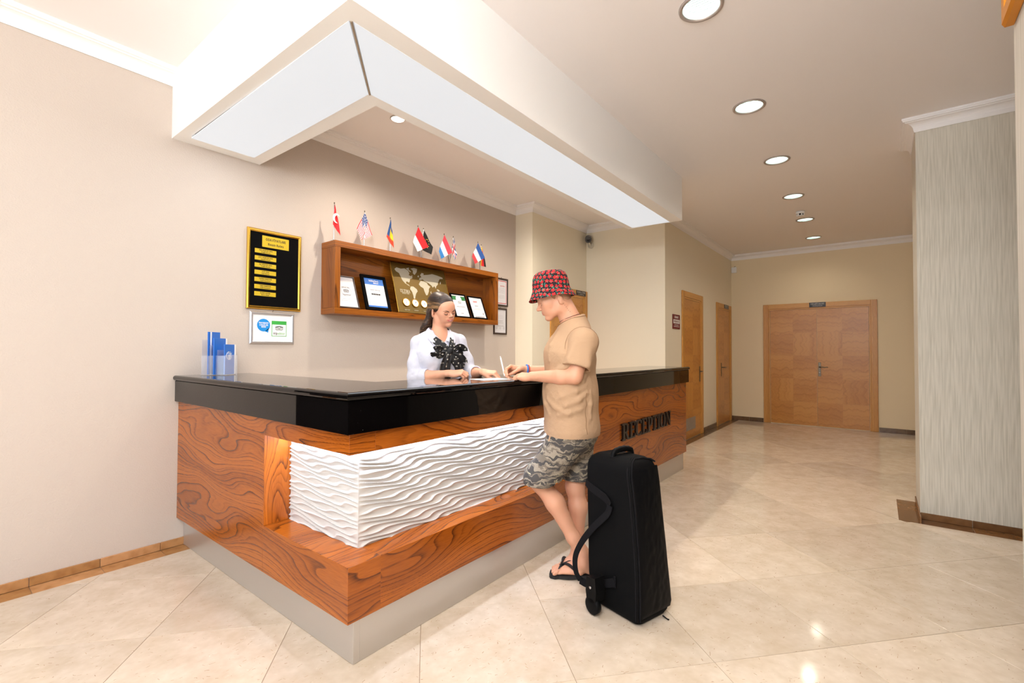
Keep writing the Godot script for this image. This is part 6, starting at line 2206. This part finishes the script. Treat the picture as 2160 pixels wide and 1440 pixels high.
# ---------------------------------------------------------------- mesh builder
class MB:
	var v := PackedVector3Array()
	var n := PackedVector3Array()
	var uv := PackedVector2Array()
	var c := PackedColorArray()
	var ix := PackedInt32Array()
	var col := Color.WHITE
	var uvo := Vector2.ZERO
	var swap := false
	var xf := Transform3D()

	func put(p: Vector3, nn: Vector3, t: Vector2) -> int:
		v.append(xf * p)
		n.append((xf.basis * nn).normalized())
		uv.append((Vector2(t.y, t.x) if swap else t) + uvo)
		c.append(col)
		return v.size() - 1

	func tri(a: int, b: int, d: int) -> void:      # wound so that the front follows the normals
		var g := (v[b] - v[a]).cross(v[d] - v[a])
		if g.dot(n[a] + n[b] + n[d]) > 0:
			ix.append_array(PackedInt32Array([a, d, b]))
		else:
			ix.append_array(PackedInt32Array([a, b, d]))

	func auto_uv(p: Vector3, nn: Vector3) -> Vector2:
		var a := nn.abs()
		if a.x > a.y and a.x > a.z:
			return Vector2(p.z, p.y)
		if a.y > a.z:
			return Vector2(p.x, p.z)
		return Vector2(p.x, p.y)

	func face(pts: Array, out := Vector3.ZERO) -> void:    # flat convex polygon
		var g: Vector3 = (pts[1] - pts[0]).cross(pts[2] - pts[0])
		if g.length() < 1e-12 and pts.size() > 3:
			g = (pts[2] - pts[0]).cross(pts[3] - pts[0])
		g = g.normalized()
		if out != Vector3.ZERO and g.dot(out) < 0:
			g = -g
		var k := []
		for p in pts:
			k.append(put(p, g, auto_uv(p, g)))
		for i in range(1, pts.size() - 1):
			tri(k[0], k[i], k[i + 1])

	func box(ctr: Vector3, size: Vector3, bev := 0.0) -> void:
		var h := size / 2
		var b := minf(bev, minf(h.x, minf(h.y, h.z)) * 0.98)
		var corner := func(s: Vector3, ax: int) -> Vector3:
			var p := Vector3()
			for i in 3:
				p[i] = s[i] * (h[i] if i == ax else h[i] - b)
			return ctr + p
		for ax in 3:
			for sg in [-1.0, 1.0]:
				var pts := []
				for q in [[-1, -1], [1, -1], [1, 1], [-1, 1]]:
					var s := Vector3()
					s[ax] = sg
					s[(ax + 1) % 3] = q[0]
					s[(ax + 2) % 3] = q[1]
					pts.append(corner.call(s, ax))
				var o := Vector3()
				o[ax] = sg
				face(pts, o)
		if b <= 0.0:
			return
		for ax in 3:
			var u := (ax + 1) % 3
			var w := (ax + 2) % 3
			for q in [[-1, -1], [1, -1], [1, 1], [-1, 1]]:
				var s0 := Vector3()
				s0[u] = q[0]
				s0[w] = q[1]
				var o := s0
				var s1 := s0
				s0[ax] = -1
				s1[ax] = 1
				face([corner.call(s0, u), corner.call(s1, u), corner.call(s1, w), corner.call(s0, w)], o)
		for sx in [-1, 1]:
			for sy in [-1, 1]:
				for sz in [-1, 1]:
					var s := Vector3(sx, sy, sz)
					face([corner.call(s, 0), corner.call(s, 1), corner.call(s, 2)], s)

	func span(a: Vector3, b: Vector3, bev := 0.0) -> void:
		box((a + b) / 2, (b - a).abs(), bev)

	func strip(rings: Array, closed := true, smooth := true, caps := true) -> void:   # rings of equal numbers of points
		var m: int = rings[0].size()
		var base := v.size()
		var cen := []
		for r in rings:
			var s := Vector3.ZERO
			for p in r:
				s += p
			cen.append(s / m)
		var last := m if closed else m - 1
		if smooth:
			var nn := []
			for i in rings.size():
				for j in m:
					var jn := (j + 1) % m if closed else mini(j + 1, m - 1)
					var jp := (j + m - 1) % m if closed else maxi(j - 1, 0)
					var ta: Vector3 = rings[i][jn] - rings[i][jp]
					var tb: Vector3 = rings[mini(i + 1, rings.size() - 1)][j] - rings[maxi(i - 1, 0)][j]
					var g := ta.cross(tb).normalized()
					nn.append(g)
			var vote := 0.0
			if closed:
				for i in rings.size():
					for j in m:
						vote += nn[i * m + j].dot(rings[i][j] - cen[i])
			var sg := -1.0 if vote < 0 else 1.0
			for i in rings.size():
				for j in m:
					put(rings[i][j], nn[i * m + j] * sg, Vector2(float(j) / m, float(i) / maxf(1, rings.size() - 1)))
			for i in rings.size() - 1:
				for j in last:
					var a := base + i * m + j
					var b := base + i * m + (j + 1) % m
					tri(a, b, b + m)
					tri(a, b + m, a + m)
		else:
			for i in rings.size() - 1:
				for j in last:
					var k := (j + 1) % m
					var mid: Vector3 = (rings[i][j] + rings[i + 1][k]) / 2
					face([rings[i][j], rings[i][k], rings[i + 1][k], rings[i + 1][j]], mid - (cen[i] + cen[i + 1]) / 2 if closed else Vector3.ZERO)
		if caps and closed:
			for e in [0, rings.size() - 1]:
				var o: Vector3 = cen[e] - cen[1 if e == 0 else e - 1]
				if o.length() < 1e-9:
					o = Vector3.UP
				for j in m:
					var k := (j + 1) % m
					if (rings[e][j] - rings[e][k]).length() > 1e-7:
						face([cen[e], rings[e][j], rings[e][k]], o)

	func tube(path: Array, rad, seg := 8, flat := 1.0, caps := true) -> void:    # rad: number or array; flat squeezes one axis
		var rings := []
		var t0: Vector3 = (path[1] - path[0]).normalized()
		var u := t0.cross(Vector3.UP if absf(t0.y) < 0.9 else Vector3.RIGHT).normalized()
		for i in path.size():
			var t: Vector3 = (path[mini(i + 1, path.size() - 1)] - path[maxi(i - 1, 0)]).normalized()
			u = (u - t * u.dot(t)).normalized()
			var w := t.cross(u)
			var r: float = rad[i] if rad is Array else rad
			var ring := []
			for j in seg:
				var a := TAU * j / seg
				ring.append(path[i] + u * cos(a) * r + w * sin(a) * r * flat)
			rings.append(ring)
		strip(rings, true, true, caps)

	func lathe(prof: Array, seg := 24, caps := true) -> void:     # prof: [r, y]
		var rings := []
		for p in prof:
			var ring := []
			for j in seg:
				var a := TAU * j / seg
				ring.append(Vector3(cos(a) * p[0], p[1], sin(a) * p[0]))
			rings.append(ring)
		strip(rings, true, true, caps)

	func prism(poly: PackedVector2Array, z0: float, z1: float) -> void:   # in the xy plane, thickness along z
		var t := Geometry2D.triangulate_polygon(poly)
		for zz in [z0, z1]:
			var o := Vector3(0, 0, signf(zz - (z0 + z1) / 2))
			for i in range(0, t.size(), 3):
				var q := []
				for k in 3:
					var p := poly[t[i + k]]
					q.append(Vector3(p.x, p.y, zz))
				face(q, o)
		var ccw := not Geometry2D.is_polygon_clockwise(poly)
		for i in poly.size():
			var a := poly[i]
			var b := poly[(i + 1) % poly.size()]
			var e := b - a
			var o2 := Vector3(e.y, -e.x, 0) * (1.0 if ccw else -1.0)
			face([Vector3(a.x, a.y, z0), Vector3(b.x, b.y, z0), Vector3(b.x, b.y, z1), Vector3(a.x, a.y, z1)], o2)

	func sweep(prof: Array, path: Array) -> void:   # prof: [out, y] closed; path: Vector2(x, z) in plan, out is to the right of travel
		var rings := []
		for i in path.size():
			var d0: Vector2 = (path[i] - path[maxi(i - 1, 0)]).normalized() if i > 0 else (path[1] - path[0]).normalized()
			var d1: Vector2 = (path[mini(i + 1, path.size() - 1)] - path[i]).normalized() if i < path.size() - 1 else d0
			var n0 := Vector2(-d0.y, d0.x)
			var n1 := Vector2(-d1.y, d1.x)
			var m := (n0 + n1).normalized()
			m /= maxf(0.2, m.dot(n0))
			var ring := []
			for p in prof:
				var q: Vector2 = path[i] + m * p[0]
				ring.append(Vector3(q.x, p[1], q.y))
			rings.append(ring)
		var m2 := prof.size()
		var pc := Vector2.ZERO
		for p in prof:
			pc += Vector2(p[0], p[1])
		pc /= m2
		var area := 0.0
		for j in m2:
			var k := (j + 1) % m2
			area += prof[j][0] * prof[k][1] - prof[k][0] * prof[j][1]
		for i in rings.size() - 1:
			var dd: Vector2 = (path[i + 1] - path[i]).normalized()
			var side := Vector3(-dd.y, 0, dd.x)
			for j in m2:
				var k := (j + 1) % m2
				var e := Vector2(prof[k][0] - prof[j][0], prof[k][1] - prof[j][1])
				var o := Vector2(e.y, -e.x) * signf(area)
				face([rings[i][j], rings[i][k], rings[i + 1][k], rings[i + 1][j]], side * o.x + Vector3.UP * o.y)
		for e in [0, rings.size() - 1]:
			var poly := PackedVector2Array()
			for p in prof:
				poly.append(Vector2(p[0], p[1]))
			var t := Geometry2D.triangulate_polygon(poly)
			var dd: Vector2 = path[0] - path[1] if e == 0 else path[-1] - path[-2]
			for i in range(0, t.size(), 3):
				face([rings[e][t[i]], rings[e][t[i + 1]], rings[e][t[i + 2]]], Vector3(dd.x, 0, dd.y))

	func grid(nu: int, nv: int, f: Callable, sg := 1.0, colf = null) -> void:    # f(u, v) -> point, u v in 0..1
		var base := v.size()
		for j in nv + 1:
			for i in nu + 1:
				var u := float(i) / nu
				var w := float(j) / nv
				if colf != null:
					col = colf.call(u, w)
				put(f.call(u, w), Vector3.UP, Vector2(u, w))
		for j in nv + 1:
			for i in nu + 1:
				var a := v[base + j * (nu + 1) + mini(i + 1, nu)] - v[base + j * (nu + 1) + maxi(i - 1, 0)]
				var b := v[base + mini(j + 1, nv) * (nu + 1) + i] - v[base + maxi(j - 1, 0) * (nu + 1) + i]
				n[base + j * (nu + 1) + i] = a.cross(b).normalized() * sg
		for j in nv:
			for i in nu:
				var a := base + j * (nu + 1) + i
				tri(a, a + 1, a + nu + 2)
				tri(a, a + nu + 2, a + nu + 1)

	func mesh() -> ArrayMesh:
		var arr := []
		arr.resize(Mesh.ARRAY_MAX)
		arr[Mesh.ARRAY_VERTEX] = v
		arr[Mesh.ARRAY_NORMAL] = n
		arr[Mesh.ARRAY_TEX_UV] = uv
		arr[Mesh.ARRAY_COLOR] = c
		arr[Mesh.ARRAY_INDEX] = ix
		var am := ArrayMesh.new()
		am.add_surface_from_arrays(Mesh.PRIMITIVE_TRIANGLES, arr)
		return am


# ---------------------------------------------------------------- scene tree helpers
func numbered(called: String, parent: Node = self) -> String:
	if not parent.has_node(called):
		return called
	var i := 1
	while parent.has_node("%s_%03d" % [called, i]):
		i += 1
	return "%s_%03d" % [called, i]


func tag(o: Node, label := "", category := "", group := "", kind := "") -> void:
	for k in [["label", label], ["category", category], ["group", group], ["kind", kind]]:
		if k[1] != "":
			o.set_meta(k[0], k[1])


func thing(called: String, label: String, category: String, at := Vector3.ZERO, turn := 0.0, group := "") -> Node3D:
	var o := Node3D.new()
	o.name = numbered(called)
	add_child(o, true)
	o.position = at
	o.rotation.y = turn
	tag(o, label, category, group)
	return o


func obj(called: String, m, mt: Material, parent: Node = self) -> MeshInstance3D:
	var o := MeshInstance3D.new()
	o.mesh = m.mesh() if m is MB else m
	o.material_override = mt
	o.name = numbered(called, parent)
	parent.add_child(o, true)
	return o


func struct(called: String, m, mt: Material) -> MeshInstance3D:
	var o := obj(called, m, mt)
	o.set_meta("kind", "structure")
	return o


func bx(a: Vector3, b: Vector3, bev := 0.0, uvo := Vector2.ZERO, swap := false) -> MB:
	var m := MB.new()
	m.uvo = uvo
	m.swap = swap
	m.span(a, b, bev)
	return m


func text(called: String, s: String, size: float, at: Vector3, mt: Material, parent: Node, depth := 0.0006, turn := Vector3.ZERO, font := "Droid Sans", width := 0.0, bold := false) -> MeshInstance3D:
	var f := SystemFont.new()
	f.font_names = PackedStringArray([font])
	if bold:
		f.font_weight = 700
	var t := TextMesh.new()
	t.font = f
	t.text = s
	t.font_size = 32
	t.pixel_size = size / 23.0
	t.depth = depth
	t.curve_step = 1.5
	var o := obj(called, t, mt, parent)
	o.position = at
	o.rotation = turn
	if width > 0.0:
		var w := t.get_aabb().size.x
		if w > 0.0:
			o.scale = Vector3(width / w, 1, 1)
	return o


# ---------------------------------------------------------------- materials
func mat(col: Color, rough := 0.6, metal := 0.0) -> StandardMaterial3D:
	var m := StandardMaterial3D.new()
	m.albedo_color = col
	m.roughness = rough
	m.metallic = metal
	return m


func rgb(r: int, g: int, b: int) -> Color:
	return Color(r / 255.0, g / 255.0, b / 255.0)


func noise(freq: float, sd: int, oct := 3, type := FastNoiseLite.TYPE_SIMPLEX_SMOOTH, warp := 0.0) -> FastNoiseLite:
	var f := FastNoiseLite.new()
	f.seed = sd
	f.frequency = freq
	f.noise_type = type
	f.fractal_octaves = oct
	if oct == 1:
		f.fractal_type = FastNoiseLite.FRACTAL_NONE
	if warp > 0.0:
		f.domain_warp_enabled = true
		f.domain_warp_amplitude = warp
		f.domain_warp_frequency = freq * 1.5
	return f


func bytes_of(f: FastNoiseLite, w: int, h: int) -> PackedByteArray:     # a seamless grey picture
	var im := f.get_seamless_image(w, h)
	im.convert(Image.FORMAT_L8)
	return im.get_data()


func tex_from(w: int, h: int, d: PackedByteArray) -> ImageTexture:
	return ImageTexture.create_from_image(Image.create_from_data(w, h, false, Image.FORMAT_RGB8, d))


func noise_tex(f: FastNoiseLite, side := 512, ramp: Gradient = null, normal := false, strength := 4.0) -> NoiseTexture2D:
	var t := NoiseTexture2D.new()
	t.width = side
	t.height = side
	t.seamless = true
	t.noise = f
	t.as_normal_map = normal
	t.bump_strength = strength
	if ramp:
		t.color_ramp = ramp
	return t


func ramp(stops: Array) -> Gradient:
	var g := Gradient.new()
	var o := PackedFloat32Array()
	var k := PackedColorArray()
	for s in stops:
		o.append(s[0])
		k.append(s[1])
	g.offsets = o
	g.colors = k
	return g


func veneer(w: int, h: int, sd: int, light: Color, mid: Color, dark: Color, rings: float, along: float, across: float, amp: float, drift: float, line: float) -> ImageTexture:
	# figured veneer: growth rings cut nearly along their length; seamless along the grain
	var f := noise(1.0, sd, 2)
	var g := noise(4.0, sd + 3, 2)
	var fib := bytes_of(noise(0.05, sd + 5, 2), 512, 512)
	var d := PackedByteArray()
	d.resize(w * h * 3)
	var rho := along / TAU
	var lr := light.r * 255; var lg := light.g * 255; var lb := light.b * 255
	var mr := mid.r * 255; var mg := mid.g * 255; var mb := mid.b * 255
	var dr := dark.r * 255; var dg := dark.g * 255; var db := dark.b * 255
	var cx := PackedFloat32Array()
	var cy := PackedFloat32Array()
	for x in w:
		cx.append(cos(TAU * x / w) * rho)
		cy.append(sin(TAU * x / w) * rho)
	for y in h:
		var vy := float(y) / h
		var fy2 := (y * 512 * 12 / h) % 512
		for x in w:
			var t := drift * vy + amp * f.get_noise_3d(cx[x], cy[x], vy * across) + amp * 0.03 * g.get_noise_3d(cx[x], cy[x], vy * across * 1.5)
			var fi := float(fib[fy2 * 512 + (x * 512 / w)]) / 255.0
			var r := t * rings + 40.0
			var k := r - floorf(r)
			var even := 0.5 + 0.5 * sin(floorf(r) * 2.4)
			var ln := (k * k * k * k * k if k < 0.93 else (1.0 - k) * 9.9) * line * even * (0.35 + 1.2 * fi)
			var tone := clampf(0.6 * k * even + 0.35 * sin(t * rings * 0.35) + 0.7 * (fi - 0.5) + 0.2, 0, 1)
			ln = clampf(ln, 0, 1)
			var o := (y * w + x) * 3
			d[o] = int(lerpf(lerpf(lr, mr, tone), dr, ln))
			d[o + 1] = int(lerpf(lerpf(lg, mg, tone), dg, ln))
			d[o + 2] = int(lerpf(lerpf(lb, mb, tone), db, ln))
	return tex_from(w, h, d)


func wood_mat(t: Texture2D, scale: Vector2, rough := 0.28) -> StandardMaterial3D:
	var m := mat(Color.WHITE, rough)
	m.albedo_texture = t
	m.uv1_scale = Vector3(scale.x, scale.y, 1)
	return m


func tri(m: StandardMaterial3D, scale: float, world := true) -> StandardMaterial3D:
	m.uv1_triplanar = true
	m.uv1_world_triplanar = world
	m.uv1_scale = Vector3.ONE * scale
	return m
